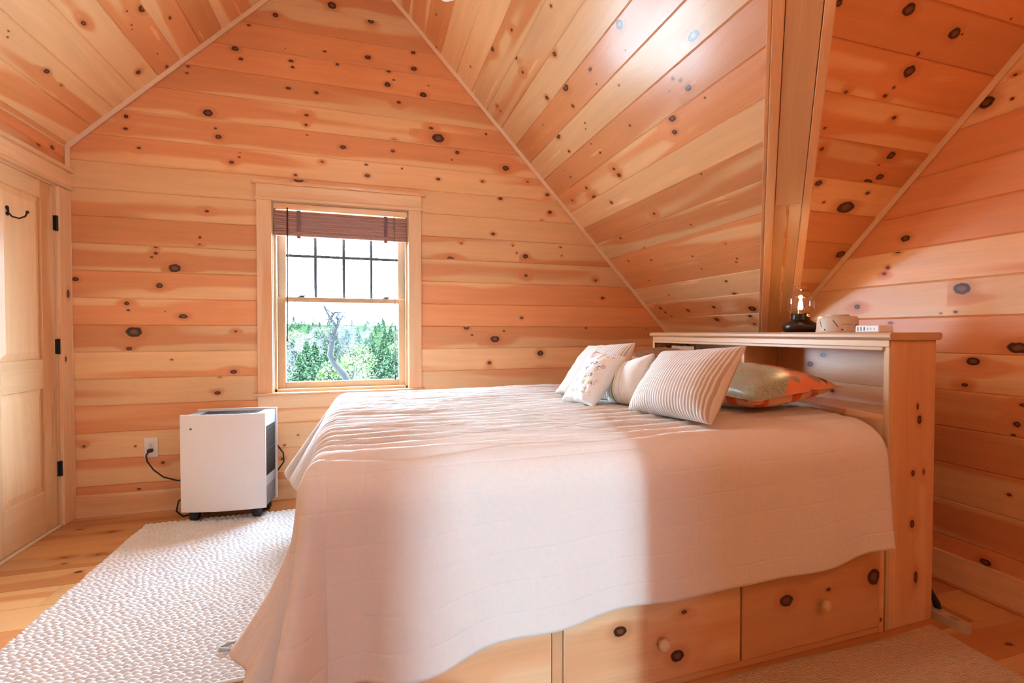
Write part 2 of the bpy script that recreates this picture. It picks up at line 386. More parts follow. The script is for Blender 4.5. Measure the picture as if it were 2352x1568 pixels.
KN_RSLOPE="3217,3023,8 3505,2962,9 3299,2659,8 2941,2566,21 2658,2503,10 2795,2404,14 2835,2320,11 2272,2370,9 2480,2218,18 2798,2106,19 2586,2057,31 2320,2015,14 2638,1953,15 2350,1938,7 2215,1850,6 1976,2045,28 1724,1929,6 2039,1946,6 1686,1780,28 1903,1699,10 1872,1672,10 1862,1622,19 1964,1663,4 1817,1541,5 1467,1492,23 1450,1539,6 2050,1549,22 2092,1485,19 2334,1652,8 2708,1634,9 2728,1713,6 2969,1890,22 2981,1768,13 2645,1831,6 2676,1803,5 3030,2016,6 3360,2354,9 3366,2314,7 3188,1691,5 3177,1625,9 2699,1500,11 2696,1449,17 3099,1496,13 3374,1476,12 3096,1408,21 2963,1315,16 2113,1221,6 2652,1116,12 2427,961,7 3165,1040,11 2991,902,8 3290,834,11 3022,790,8 2282,773,6 2604,743,7 2278,657,7 2301,635,7 2607,634,7 3229,620,8 2484,506,9 2493,398,14 3133,455,7 3369,328,14 3350,280,12 3308,236,9 3056,284,17 2764,299,14 2442,262,25 2504,200,13 2829,181,22 2517,129,10"
KN_LSLOPE="3019,855,24 2885,579,15 3187,957,11 3069,761,6 3095,747,4 2976,785,6 3394,621,19 3363,779,6 3505,776,12 2998,282,16 3128,272,6 2695,313,5 2718,290,5"
KN_FLOOR="-1488,2946,12 -1612,3340,14 -1420,3252,17 -1335,2748,14 -1343,2935,10 -1452,2869,11 2257,1098,12 2240,1100,5"
# ------------------------------------------------------------------ the room
XL, XR, YB, YR, YP, XP = -1.75, 2.55, 3.55, -3.5, -0.357, 0.55     # left wall, right wall, window wall, rear wall, partition, hall side
SL, SR = 1.0056, 1.038                                              # roof pitches
ZL, ZR = 2.275, 1.1135                                              # heights where the slopes meet left and right walls
XRG = (ZR - ZL + SR * XR + SL * XL) / (SL + SR)                     # ridge
ZRG = ZL + SL * (XRG - XL)
LL, LR = math.hypot(1, SL), math.hypot(1, SR)
YV = 2.4175; SD = 1.0043; LD = math.hypot(1, SD)                    # dormer slope
ZX = lambda x: ZR + SR * (XR - x)

WIN = (-0.620, 0.290, 0.737, 2.042)
m = MB()
boards(m, (0, YB, 0), (1, 0, 0), (0, 0, 1), (0, -1, 0), [(XL, 0), (XR, 0), (XR, ZR), (XRG, ZRG), (XL, ZL)], 0.0175, holes=[WIN], knots=parse(KN_WALL), seed=11)
struct(m.build('wall_back', PINE_WALL), 'knotty pine gable wall with the window', 'wall')
m = MB(); DR = (2.45, 3.432, -0.01, 2.008)
boards(m, (XL, 0, 0), (0, 1, 0), (0, 0, 1), (1, 0, 0), [(YR, 0), (YB, 0), (YB, ZL), (YR, ZL)], 0.0175, holes=[DR], knots=parse("3420,2225,16 3300,2200,14", 60, 5, (YR, 2.4, 0, ZL)), seed=12)
struct(m.build('wall_left', PINE_WALL), 'low knotty pine wall with the door', 'wall')
m = MB()
boards(m, (XR, 0, 0), (0, 1, 0), (0, 0, 1), (-1, 0, 0), [(YV, 0), (YB, 0), (YB, ZR), (YV, ZR)], 0.0425, seed=13)
boards(m, (XR, 0, 0), (0, 1, 0), (0, 0, 1), (-1, 0, 0), [(YP, 0), (YV, 0), (YV, ZR), (YP, ZR + SD * (YV - YP))], 0.0425, knots=parse(KN_RIGHT, 16, 6, (YP, 1.1, 0, 2.6)), seed=13)
struct(m.build('wall_right', PINE_WALL), 'knotty pine wall behind the headboard', 'wall')
m = MB(); RW = (-0.62, 0.09, 0.85, 2.15)
boards(m, (0, YR, 0), (1, 0, 0), (0, 0, 1), (0, 1, 0), [(XL, 0), (XP, 0), (XP, ZX(XP)), (XRG, ZRG), (XL, ZL)], 0.0175, holes=[RW], knots=parse('', 40, 8, (XL, XP, 0, 3)), seed=14)
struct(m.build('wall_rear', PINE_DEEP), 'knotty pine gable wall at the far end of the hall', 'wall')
m = MB()
boards(m, (0, YP, 0), (1, 0, 0), (0, 0, 1), (0, 1, 0), [(XP, 0), (XR, 0), (XR, ZR + SD * (YV - YP)), (XP, ZR + SD * (YV - YP))], 0.0175, knots=parse('', 40, 9, (XP, XR, 0, 3)), seed=15, back=.06)
boards(m, (XP, 0, 0), (0, 1, 0), (0, 0, 1), (-1, 0, 0), [(YR, 0), (YP, 0), (YP, ZX(XP)), (YR, ZX(XP))], 0.0175, knots=parse('', 40, 10, (YR, YP, 0, 3)), seed=16)
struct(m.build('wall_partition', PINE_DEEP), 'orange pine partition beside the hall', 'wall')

m = MB(); NL = Vector((SL, 0, -1)).normalized()
boards(m, (XL, 0, ZL), (0, 1, 0), (1, 0, SL), NL, [(YR, 0), (YB, 0), (YB, (XRG - XL) * LL), (YR, (XRG - XL) * LL)], 0.0265, knots=parse(KN_LSLOPE, 90, 11, (YR, 2.0, 0, 2.2)), seed=24)
struct(m.build('ceiling_left', PINE_CEIL), 'left slope of the knotty pine ceiling', 'ceiling')
m = MB(); NR = Vector((-SR, 0, -1)).normalized(); LS = (XR - XRG) * LR
O = (XR, 0, ZR); V = (-1, 0, SR)
boards(m, O, (0, 1, 0), V, NR, [(YV, 0), (YB, 0), (YB, LS), (YP, LS)], 0.0505, knots=parse(KN_RSLOPE, 14, 12, (-.3, 1.3, 1.2, 3.8)), seed=32)
boards(m, O, (0, 1, 0), V, NR, [(YR, (XR - XP) * LR), (YP, (XR - XP) * LR), (YP, LS), (YR, LS)], 0.0505, knots=parse('', 20, 13, (YR, YP, 2.6, 3.8)), seed=26)
struct(m.build('ceiling_right', PINE_CEIL), 'right slope of the knotty pine ceiling over the bed', 'ceiling')
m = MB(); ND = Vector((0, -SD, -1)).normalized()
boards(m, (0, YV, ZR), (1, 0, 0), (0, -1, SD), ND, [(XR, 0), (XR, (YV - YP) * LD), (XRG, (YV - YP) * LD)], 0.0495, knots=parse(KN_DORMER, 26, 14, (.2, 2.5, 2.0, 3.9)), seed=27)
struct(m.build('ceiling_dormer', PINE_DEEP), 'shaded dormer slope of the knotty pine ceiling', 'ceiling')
m = MB()
boards(m, (0, 0, 0), (1, 0, 0), (0, 1, 0), (0, 0, 1), [(XL, YR), (XR, YR), (XR, YB), (XL, YB)], 2.626, pitch=0.1745, knots=parse(KN_FLOOR, 70, 15, (XL, XR, -.6, 1.2)), seed=41, back=0.004, joints=1.9, gap=0.0012, depth=0.0025)
struct(m.build('floor', PINE_FLOOR), 'honey coloured knotty pine plank floor', 'floor')

# trims
def bar(name, p, q, up, wdt, thk, mat=PINE_TRIM, ext=0.0, off=0.0, bev=0.004):
    p, q = Vector(p), Vector(q); t = (q - p); L = t.length; t.normalize(); up = Vector(up); up = (up - t * up.dot(t)).normalized(); a = up.cross(t)
    mm = MB(); mm.obox(p, t, a, up, -ext, L + ext, -wdt / 2 + off, wdt / 2 + off, 0, thk)
    return struct(mm.build(name, mat, bevel=bev))
bar('trim_1', (XL, YB, ZL), (XRG, YB, ZRG), (0.25, -1, -0.25), 0.030, 0.024)
bar('trim_2', (XRG, YB, ZRG), (XR, YB, ZR), (-0.3, -1, -0.3), 0.030, 0.024)
bar('trim_3', (XL + .004, YB - .004, 0.14), (XL + .004, YB - .004, ZL), (1, -1, 0), 0.026, 0.016)
bar('trim_4', (XR, YV, ZR), (XR, YP, ZR + SD * (YV - YP)), (-1, -.3, -.3), 0.030, 0.022)
bar('trim_5', (XR, YV, ZR), (XR, YB, ZR), (-1, 0, -.4), 0.035, 0.020)
bar('trim_6', (XL, YR, ZL), (XL, YB, ZL), (1, 0, -.4), 0.012, 0.006)
def baseboard(name, x0, x1, y0, y1):
    mm = MB(); mm.box(x0, x1, y0, y1, 0, 0.14, 'x' if x1 - x0 > y1 - y0 else 'y'); struct(mm.build(name, PINE_TRIM, bevel=.003))
baseboard('baseboard_back', XL + .02, XR - .02, YB - .018, YB + .001)
baseboard('baseboard_right', XR - .018, XR + .001, YP, YB)
baseboard('baseboard_left', XL - .001, XL + .018, YR, 2.35)
mm = MB(); mm.box(XR - .030, XR - .017, YP, YB, 0.0, 0.022, 'y'); struct(mm.build('trim_7', PINE_TRIM, bevel=.006))

# valley beam between the ceiling slope and the dormer
VA = Vector((XR, YV, ZR)); VT = Vector((XRG, YP, ZRG)) - VA; VLEN = VT.length; VT.normalize()
VB = (NR + ND).normalized(); VC = VB.cross(VT).normalized()
if VC.dot(Vector((1, 0, 0))) < 0: VC = -VC              # + points to the dormer side
beam = thing('valley_beam', 'boxed pine beam running up the valley beside the dormer, recessed at its foot', 'beam', VA)
beam['kind'] = 'structure'
VCUT = (Vector((1.919, 1.767, 1.769)) - VA).dot(VT)
PINE_COVER = pine('pine_beam_cover', (0.70, 0.40, 0.20), (0.62, 0.31, 0.14), th=0.5)
def vb(name, c0, c1, b0, b1, t0=-.06, t1=None, mat=PINE_TRIM, bev=.003):
    q = MB(); q.obox(VA, VT, VC, VB, t0, VLEN if t1 is None else t1, c0, c1, b0, b1); return q.build(name, mat, beam, bevel=bev)
vb('back_board', -.058, .058, -.05, -.004, mat=PINE_BED_TRIM)
vb('cover_board', -.056, .056, -.006, .016, t0=VCUT, mat=PINE_COVER)
vb('edge_board', -.096, -.058, -.075, .020)
vb('edge_board', .058, .092, -.075, .020)
vb('edge_board', -.112, -.097, -.085, -.030)

# ------------------------------------------------------------------ window
def thin_glass(name, refl=0.06, tint=(1, 1, 1), edge=0.55):
    t = NT(name); a = t.n('BsdfTransparent'); t.set(a.inputs[0], tint); g = t.n('BsdfGlossy'); t.set(g.inputs['Roughness'], 0.02)
    lw = t.n('LayerWeight'); lw.inputs[0].default_value = 0.5
    fac = t.math('MULTIPLY_ADD', t.math('POWER', lw.outputs['Facing'], 4.0), edge, refl)
    mx = t.n('MixShader'); t.set(mx.inputs[0], fac); t.t.links.new(a.outputs[0], mx.inputs[1]); t.t.links.new(g.outputs[0], mx.inputs[2])
    t.t.links.new(mx.outputs[0], t.out.inputs[0]); return t.m
GLASS = thin_glass('window_glass', 0.008, edge=0.2)
CLAD = plain('window_sash_track', (0.16, 0.20, 0.25), 0.5)
wx0, wx1, wz0, wz1 = WIN
def head_trim(mb, a0, a1, z, P, thk):
    """craftsman head: lower fillet, tall board, cap; P(along, out, z)"""
    def bx(u0, u1, d, z0, z1):
        c = [P(u0, 0, z0), P(u1, 0, z0), P(u1, d, z0), P(u0, d, z0), P(u0, 0, z1), P(u1, 0, z1), P(u1, d, z1), P(u0, d, z1)]
        mb.hexa(c, Vector(P(1, 0, 0)) - Vector(P(0, 0, 0)))
    bx(a0 - .008, a1 + .008, thk + .010, z, z + .018); bx(a0, a1, thk, z + .018, z + .108); bx(a0 - .022, a1 + .022, thk + .020, z + .108, z + .130)
win = thing('window_1', 'double hung pine window with a gridded upper sash in the gable wall', 'window', (-0.165, YB, wz0)); win['kind'] = 'structure'
W = lambda u, o, z: (u, YB - o, z)
mm = MB(); mm.box(wx0 - .092, wx0, YB - .020, YB, wz0, wz1 + .002, 'z'); mm.build('side_casing', PINE_TRIM, win, bevel=.002)
mm = MB(); mm.box(wx1, wx1 + .092, YB - .020, YB, wz0, wz1 + .002, 'z'); mm.build('side_casing', PINE_TRIM, win, bevel=.002)
mm = MB(); head_trim(mm, wx0 - .094, wx1 + .094, wz1 + .002, W, .022); mm.build('head_casing', PINE_TRIM, win, bevel=.002)
mm = MB(); mm.box(wx0 - .115, wx1 + .115, YB - .042, YB + .10, wz0 - .018, wz0, 'x'); mm.build('sill', PINE_TRIM, win, bevel=.004)
mm = MB(); mm.box(wx0 - .094, .108, YB - .018, YB, wz0 - .108, wz0 - .018, 'x'); mm.box(.109, wx1 + .092, YB - .018, YB, wz0 - .108, wz0 - .018, 'x'); mm.build('apron', PINE_TRIM, win, bevel=.002)
mm = MB()
mm.box(wx0 - .02, wx0 + .006, YB, YB + .15, wz0, wz1 + .02, 'z'); mm.box(wx1 - .006, wx1 + .02, YB, YB + .15, wz0, wz1 + .02, 'z'); mm.box(wx0, wx1, YB, YB + .15, wz1 - .006, wz1 + .02, 'x')
mm.box(wx0 + .006, wx0 + .022, YB + .020, YB + .050, wz0, wz1, 'z'); mm.box(wx1 - .022, wx1 - .006, YB + .020, YB + .050, wz0, wz1, 'z'); mm.box(wx0, wx1, YB + .02, YB + .05, wz0, wz0 + .020, 'x')
mm.build('jamb', PINE_SASH, win, bevel=.002)
for sx in (wx0 + .007, wx1 - .019):
    mm = MB(); mm.box(sx, sx + .012, YB + .050, YB + .15, wz0, wz1, 'z'); mm.build('track', CLAD, win)
def sash(name, y, z0, z1, rails):
    s0, s1 = wx0 + .020, wx1 - .020; st = .050
    q = MB(); lo, hi = rails
    q.box(s0, s0 + st, y, y + .035, z0, z1, 'z'); q.box(s1 - st, s1, y, y + .035, z0, z1, 'z'); q.box(s0 + st, s1 - st, y, y + .035, z0, z0 + lo, 'x'); q.box(s0 + st, s1 - st, y, y + .035, z1 - hi, z1, 'x')
    o = q.build(name, PINE_SASH, win, bevel=.003)
    q = MB(); q.box(s0 + st - .004, s1 - st + .004, y + .014, y + .020, z0 + lo - .004, z1 - hi + .004); q.build('glass_pane', GLASS, o)
    return o, s0 + st, s1 - st
lo_, ga, gb = sash('lower_sash', YB + .055, wz0 + .016, 1.398, (.048, .034))
up_, ga, gb = sash('upper_sash', YB + .095, 1.362, 2.036, (.034, .045))
GRID = plain('window_grille', (0.055, 0.075, 0.085), 0.5)
for i in (1, 2, 3):
    x = ga + (gb - ga) * i / 4; mm = MB(); mm.box(x - .010, x + .010, YB + .104, YB + .112, 1.39, 1.995); mm.build('grille_bar', GRID, up_)
mm = MB(); mm.box(ga, gb, YB + .103, YB + .113, 1.684, 1.704); mm.build('grille_bar', GRID, up_)
for lx in (-.45, .128):
    mm = MB(); mm.box(lx - .022, lx + .022, YB + .058, YB + .085, 1.398, 1.404); mm.box(lx - .012, lx + .030, YB + .060, YB + .075, 1.404, 1.412); mm.box(lx - .05, lx - .012, YB + .064, YB + .070, 1.405, 1.410)
    mm.build('sash_lock', plain('lock_metal', (.10, .11, .12), .35, .8), lo_, bevel=.002)

# rear window at the end of the hall
rw_ = thing('window_2', 'plain window at the far end of the hall', 'window', (-.33, YR, .85)); rw_['kind'] = 'structure'
mm = MB()
a, b, c, d = RW
mm.box(a - .09, a, YR, YR + .02, c, d, 'z'); mm.box(b, b + .09, YR, YR + .02, c, d, 'z'); mm.box(a - .09, b + .09, YR, YR + .022, d, d + .1, 'x'); mm.box(a - .11, b + .11, YR - .1, YR + .04, c - .02, c, 'x')
mm.box(a - .02, a + .01, YR - .16, YR, c, d, 'z'); mm.box(b - .01, b + .02, YR - .16, YR, c, d, 'z'); mm.box(a, b, YR - .16, YR, d - .01, d + .02, 'x')
mm.build('casing', PINE_TRIM, rw_, bevel=.002)

# blind
BL = plain('blind_slat', (0.26, 0.115, 0.075), 0.55); t = NT('blind_woven_wood')
u, v, _ = t.sep(t.uv()); f = t.noise(t.vec(t.math('MULTIPLY', u, 3.0), t.math('MULTIPLY', v, 300.0), 0.0), 1.0, 3)
BL = t.bsdf(t.mix(f, (0.22, 0.085, 0.060), (0.50, 0.255, 0.19)), 0.5)
blind = thing('window_blind', 'brown woven wood blind rolled up at the top of the gridded window', 'blind', (-.165, YB, 2.03))
mm = MB(); mm.box(wx0 + .008, wx1 - .008, YB + .002, YB + .048, wz1 - .045, wz1 - .008, 'x'); mm.build('head_rail', PINE_TRIM, blind, bevel=.002)
RB = random.Random(3)
mm = MB(); z = 1.985
while z > 1.815:
    h = RB.uniform(.008, .017); yy = YB + .012 + RB.uniform(0, .006) - .010 * (1.985 - z) / .17
    mm.box(wx0 + .014, wx1 - .014, yy - RB.uniform(.004, .014), yy + .018, z - h * .80, z, 'x', seed=(RB.random(), RB.random())); z -= h
mm.build('slats', BL, blind, bevel=.001)
for lx in (-.453, .128):
    mm = MB(); mm.box(lx - .012, lx + .012, YB - .004, YB + .024, 1.800, 1.99, 'z'); mm.build('ladder_tape', plain('blind_tape', (.17, .09, .10), .8), blind, bevel=.002)
mm = MB(); mm.tube([(-.520, YB - .024, 2.0), (-.522, YB - .024, 1.5), (-.526, YB - .024, 1.13)], .0050, 6); mm.build('pull_cord', plain('cord_brown', (.06, .022, .02), .6), blind, smooth=180)
mm = MB(); mm.lathe([(.003, .045), (.006, .03), (.009, .0)], (-.526, YB - .024, 1.09), n=10); mm.build('cord_tassel', plain('tassel_wood', (.13, .045, .03), .5), blind, smooth=60)
mm = MB(); mm.tube([(.187, YB - .024, 1.99), (.189, YB - .024, 1.4), (.190, YB - .024, .84)], .0025, 6); mm.build('pull_cord', plain('cord_grey', (.12, .12, .12), .6), blind, smooth=180)
mm = MB(); mm.lathe([(.005, .0), (.007, .004), (.007, .032), (.003, .036)], (.190, YB - .024, .806), n=10); mm.build('cord_tassel', plain('tassel_dark', (.05, .03, .025), .5), blind, smooth=60)

# ------------------------------------------------------------------ door
door = thing('door_1', 'four panel pine door with black hinges and a coat hook', 'door', (XL, 2.94, 0)); door['kind'] = 'structure'
D = lambda u, o, z: (XL + o, u, z)
mm = MB(); mm.box(XL, XL + .020, 3.436, YB - .004, 0, 2.010, 'z'); mm.panel((XL + .0206, 0, 0), (0, 0, 1), (0, 1, 0), (1, 0, 0), (.02, 2.0, 3.440, YB - .006), [(1.382, 3.505, .022, .014), (.99, 3.47, .014, .008)]); mm.build('side_casing', PINE_TRIM, door, bevel=.003)
mm = MB(); mm.box(XL, XL + .020, 2.355, 2.448, 0, 2.010, 'z'); mm.build('side_casing', PINE_TRIM, door, bevel=.003)
mm = MB(); head_trim(mm, 2.352, YB - .012, 2.012, D, .022); mm.build('head_casing', PINE_TRIM, door, bevel=.002)
mm = MB(); mm.box(XL - .12, XL + .004, 3.428, 3.437, 0, 2.014, 'z'); mm.box(XL - .12, XL + .004, 2.445, 2.454, 0, 2.014, 'z'); mm.box(XL - .12, XL + .004, 2.45, 3.43, 2.004, 2.014, 'y'); mm.build('jamb', PINE_TRIM, door)
mm = MB(); mm.box(XL - .14, XL + .012, 2.45, 3.43, 0.0, 0.012, 'y'); mm.build('threshold', plain('pale_threshold', (.80, .66, .46), .4), door, bevel=.003)
mm = MB(); mm.box(XL - .18, XL - .15, 2.35, 3.54, -.05, 2.1, 'z'); struct(mm.build('light_block_panel', PINE_WALL))  # unseen panel added behind the door to block light leaking under it
y0, y1 = 2.456, 3.426; dx0, dx1 = XL - .038, XL - .003
cols = [(2.569, 2.896), (2.988, 3.313)]; rows = [(.25, .832), (1.0, 1.906)]
def dpart(n, q, bev=.004): return q.build(n, PINE_DOOR, door, bevel=bev)
for a, b in ((y0, cols[0][0]), (cols[0][1], cols[1][0]), (cols[1][1], y1)):
    mm = MB(); mm.box(dx0, dx1, a, b, .016, 2.003, 'z', seed=(.9 if b == y1 else .3, .35)); dpart('stile', mm)
for (a, b), (z0_, z1_) in [((c0, c1), z) for (c0, c1) in cols for z in ((.016, .25), (.832, 1.0), (1.906, 2.003))]:
    mm = MB(); mm.box(dx0, dx1 - .0006, a, b, z0_, z1_, 'y', seed=(RNG.random() * .5 + .3, .5)); dpart('rail', mm)
for a, b in cols:
    for z0_, z1_ in rows:
        mm = MB(); i = .042; o0, o1 = dx1 - .015, dx1 - .002; sd = (RNG.random() * .3, .95)
        A = [(o0, a, z0_), (o0, b, z0_), (o0, b, z1_), (o0, a, z1_)]; B = [(o1, a + i, z0_ + i), (o1, b - i, z0_ + i), (o1, b - i, z1_ - i), (o1, a + i, z1_ - i)]
        off = RNG.random() * 5
        for k in range(4):
            j = (k + 1) % 4; pp = [A[k], A[j], B[j], B[k]]; mm.poly(pp, [(p[2] + off, p[1]) for p in pp], sd)
        mm.poly(B, [(p[2] + off, p[1]) for p in B], sd)
        mm.box(dx0 + .004, dx1 - .016, a - .003, b + .003, z0_ - .003, z1_ + .003, 'z', seed=sd); mm.build('raised_panel', PINE_DOOR, door)
for hz in (1.79, 1.066, .345):
    mm = MB(); mm.box(XL - .004, XL + .006, 3.417, 3.443, hz - .043, hz + .043); mm.lathe([(.007, -.045), (.007, .045)], (XL + .008, 3.430, hz), n=12); mm.build('hinge', BLACK_METAL, door, bevel=.001)
mm = MB(); hx = XL - .004
mm.lathe([(.011, 0), (.011, .003), (.006, .005)], (hx, 3.054, 1.785), (1, 0, 0), 14); mm.lathe([(.010, 0), (.010, .003), (.006, .005)], (hx, 3.054, 1.755), (1, 0, 0), 14)
mm.tube([(hx + .004, 3.054, 1.792), (hx + .006, 3.054, 1.76), (hx + .018, 3.060, 1.742), (hx + .038, 3.075, 1.738), (hx + .055, 3.088, 1.752), (hx + .060, 3.094, 1.772)], .0045, 8); mm.lathe([(.001, -.008), (.007, -.004), (.008, 0), (.006, .006), (.001, .008)], (hx + .061, 3.095, 1.776), n=12)
mm.build('coat_hook', BLACK_METAL, door, smooth=60)
# ------------------------------------------------------------------ bed
bed = thing('captain_bed', 'pine captain bed with drawers below and a bookcase headboard', 'bed', (.9, 1.29, 0))
BX0, BX1, BY0, BY1 = -.14, 1.888, 1.292, 2.835
mm = MB(); mm.box(BX0, BX1, BY0 + .006, BY1, .0, .425, 'x'); mm.panel((0, BY0 + .005, 0), (1, 0, 0), (0, 0, 1), (0, -1, 0), (BX0, BX1, .0, .425)); mm.build('base', PINE_BED, bed)
def front(name, x0, x1, z0, z1, knots=(), seed=None, dd=.010):
    q = MB(); sd = seed or (RNG.random(), RNG.random()); q.box(x0, x1, BY0 - dd, BY0 + .006, z0, z1, 'x', seed=sd)
    q.panel((0, BY0 - dd - .0004, 0), (1, 0, 0), (0, 0, 1), (0, -1, 0), (x0 + .003, x1 - .003, z0 + .003, z1 - .003), knots, seed=sd)
    return q.build(name, PINE_BED, bed, bevel=.002)
front('toe_rail', BX0, BX1, .0, .026, dd=.003); front('corner_stile', 1.862, BX1, .0, .425, [(1.875, .41, .005, .005), (1.872, .05, .006, .006)], dd=.006); front('center_stile', .520, .550, .026, .425, dd=.006)
def knob(parent, x, z):
    q = MB(); q.lathe([(.010, -.004), (.009, .008), (.012, .012), (.0195, .020), (.0200, .026), (.016, .033), (.008, .0365), (.0005, .0375)], (x, BY0 - .010, z), (0, -1, 0), 20, cap1=False); return q.build('knob', PINE_BED_TRIM, parent, smooth=60)
d3 = front('drawer', 1.214, 1.858, .029, .40, [(1.405, .205, .028, .020), (1.826, .225, .030, .030), (1.60, .213, .010, .006)], (.80, .2)); knob(d3, 1.562, .172)
d2 = front('drawer', .556, 1.206, .029, .40, [(.955, .100, .024, .019), (.745, .22, .022, .016), (.98, .24, .010, .006)], (.35, .6)); knob(d2, .890, .163)
d1 = front('drawer', -.13, .516, .029, .40, [(.19, .150, .030, .019), (-.02, .21, .02, .015)], (.2, .9)); knob(d1, .20, .10)

hb = thing('headboard', 'bookcase headboard with open shelves', 'headboard', (2.03, 2.06, 0)); attach(hb, bed)
for k in ('category', 'label'): del hb[k]
HX0, HX1, HY0, HY1, HT = 1.900, 2.155, 1.287, 2.840, 1.120
def hbp(n, q, mat=PINE_BED, bev=.0025): return q.build(n, mat, hb, bevel=bev)
mm = MB(); mm.box(HX0, HX1, HY0, HY0 + .022, 0, HT, 'z', seed=(.45, .5))
mm.panel((0, HY0 - .0005, 0), (0, 0, 1), (1, 0, 0), (0, -1, 0), (.003, HT - .003, HX0 + .003, HX1 - .003),
         [(.808, 2.066, .016, .012), (.60, 2.035, .011, .010), (.60, 2.095, .010, .006), (.40, 2.035, .015, .012), (.185, 2.06, .022, .010), (.86, 2.055, .012, .006)], seed=(.45, .5))
hbp('side_panel', mm)
mm = MB(); mm.box(HX0, HX1, HY1 - .022, HY1, 0, HT, 'z'); hbp('side_panel', mm)
mm = MB()                                                      # top with a moulded edge
mm.prism([(HX0 - .020, HT + .010), (HX0 - .020, HT + .022), (HX0 - .012, HT + .030), (HX1 + .004, HT + .030), (HX1 + .012, HT + .022), (HX1 + .012, HT + .010), (HX1, HT), (HX0 - .006, HT)][::-1], HY0 - .014, HY1 + .014, lambda a, b, z: (a, z, b), (0, 1, 0)); hbp('top', mm, PINE_BED_TRIM, .001)
mm = MB(); mm.box(HX0 - .004, HX0 + .018, HY0, HY1, 1.094, HT, 'y'); mm.box(HX0 - .010, HX0 + .014, HY0 + .02, HY1 - .02, 1.080, 1.0935, 'y'); hbp('top_rail', mm, PINE_BED_TRIM)
mm = MB(); mm.box(HX0 - .003, HX0 + .016, HY0 - .001, HY0 + .017, 0, 1.094, 'z'); hbp('face_stile', mm, PINE_BED_TRIM)
mm = MB(); mm.box(HX0 - .003, HX0 + .016, HY1 - .022, HY1 + .001, 0, 1.094, 'z'); hbp('face_stile', mm, PINE_BED_TRIM)
mm = MB(); mm.box(HX0, HX0 + .018, HY0 + .02, HY1 - .02, .0, .812, 'z'); mm.panel((HX0 - .0006, 0, 0), (0, 0, 1), (0, 1, 0), (-1, 0, 0), (.42, .81, HY0 + .022, 1.75), [(.64, 1.375, .014, .011)], seed=(.3, .3)); hbp('front_panel', mm)
mm = MB(); mm.box(HX0 + .004, HX1 - .02, HY0 + .02, HY1 - .02, .812, .832, 'y'); hbp('shelf', mm)
mm = MB()
for k, (a, b) in enumerate(((.832, .915), (.915, 1.10))):
    mm.box(HX1 - .024, HX1 - .008, HY0 + .02, HY1 - .02, a, b - .001, 'y', seed=(.3 + .2 * k, .3))
    mm.panel((HX1 - .0246, 0, 0), (0, 1, 0), (0, 0, 1), (-1, 0, 0), (HY0 + .022, 2.0, a, b - .001), [(1.82, .99, .016, .012), (1.42, 1.07, .008, .006), (1.36, .965, .02, .012), (1.75, 1.04, .016, .010)] if k else [(1.7, .87, .01, .008)], seed=(.3 + .2 * k, .3))
hbp('back_panel', mm)
mm = MB(); mm.box(HX0 + .003, HX1 - .024, 2.014, 2.034, .832, 1.094, 'z'); hbp('divider', mm)
mm = MB(); mm.box(-.12, 1.878, BY0 + .022, BY1 - .02, .425, .765, 'x'); matt = mm.build('mattress', plain('mattress_cloth', (.75, .72, .68), .8), None, bevel=.06, seg=4)
tag(matt, 'mattress lying on the pine bed under the quilt', 'mattress')

# ------------------------------------------------------------------ quilt
def quilt_mat():
    t = NT('linen_quilt'); u, v, _ = t.sep(t.uv())
    wob = t.noise(t.vec(u, v, 0.0), 9.0, 3)
    def seam(c, pitch, wid, amp):
        q = t.math('ADD', t.math('DIVIDE', c, pitch), t.math('MULTIPLY', t.math('SUBTRACT', wob, 0.5), amp))
        d = t.math('ABSOLUTE', t.math('SUBTRACT', t.math('FRACT', q), 0.5)); return t.step(d, 0.5 - wid / pitch, 0.5)
    sv = seam(u, .092, .0055, .10); sh = seam(v, .088, .006, .10)
    top = t.step(v, .02, .16)
    fine = t.noise(t.vec(t.math('MULTIPLY', u, 60.0), t.math('MULTIPLY', v, 60.0), 0.0), 1.0, 3)
    weave = t.noise(t.vec(t.math('MULTIPLY', u, 900.0), t.math('MULTIPLY', v, 900.0), 0.0), 1.0, 1)
    wr = t.noise(t.vec(t.math('MULTIPLY', u, 9.0), t.math('MULTIPLY', v, 85.0), 0.0), 1.0, 4, 0.6)
    puck = t.noise(t.vec(t.math('MULTIPLY', u, 26.0), t.math('MULTIPLY', v, 26.0), 3.0), 1.0, 3)
    h = t.math('MULTIPLY', t.math('MULTIPLY', t.math('ADD', t.math('MULTIPLY', sv, .55), sh), t.math('MULTIPLY_ADD', top, -.6, 1.0)), -0.15)
    h = t.math('ADD', h, t.math('MULTIPLY', fine, .18)); h = t.math('ADD', h, t.math('MULTIPLY', weave, .05)); h = t.math('ADD', h, t.math('MULTIPLY', puck, .35))
    h = t.math('ADD', h, t.math('MULTIPLY', t.math('MULTIPLY', wr, top), 4.0))
    c = t.mix(fine, (.735, .640, .575), (.785, .700, .635))
    return t.bsdf(c, .85, t.bump(h, .85, .006), spec=.15, sheen=.15)
QUILT = quilt_mat()
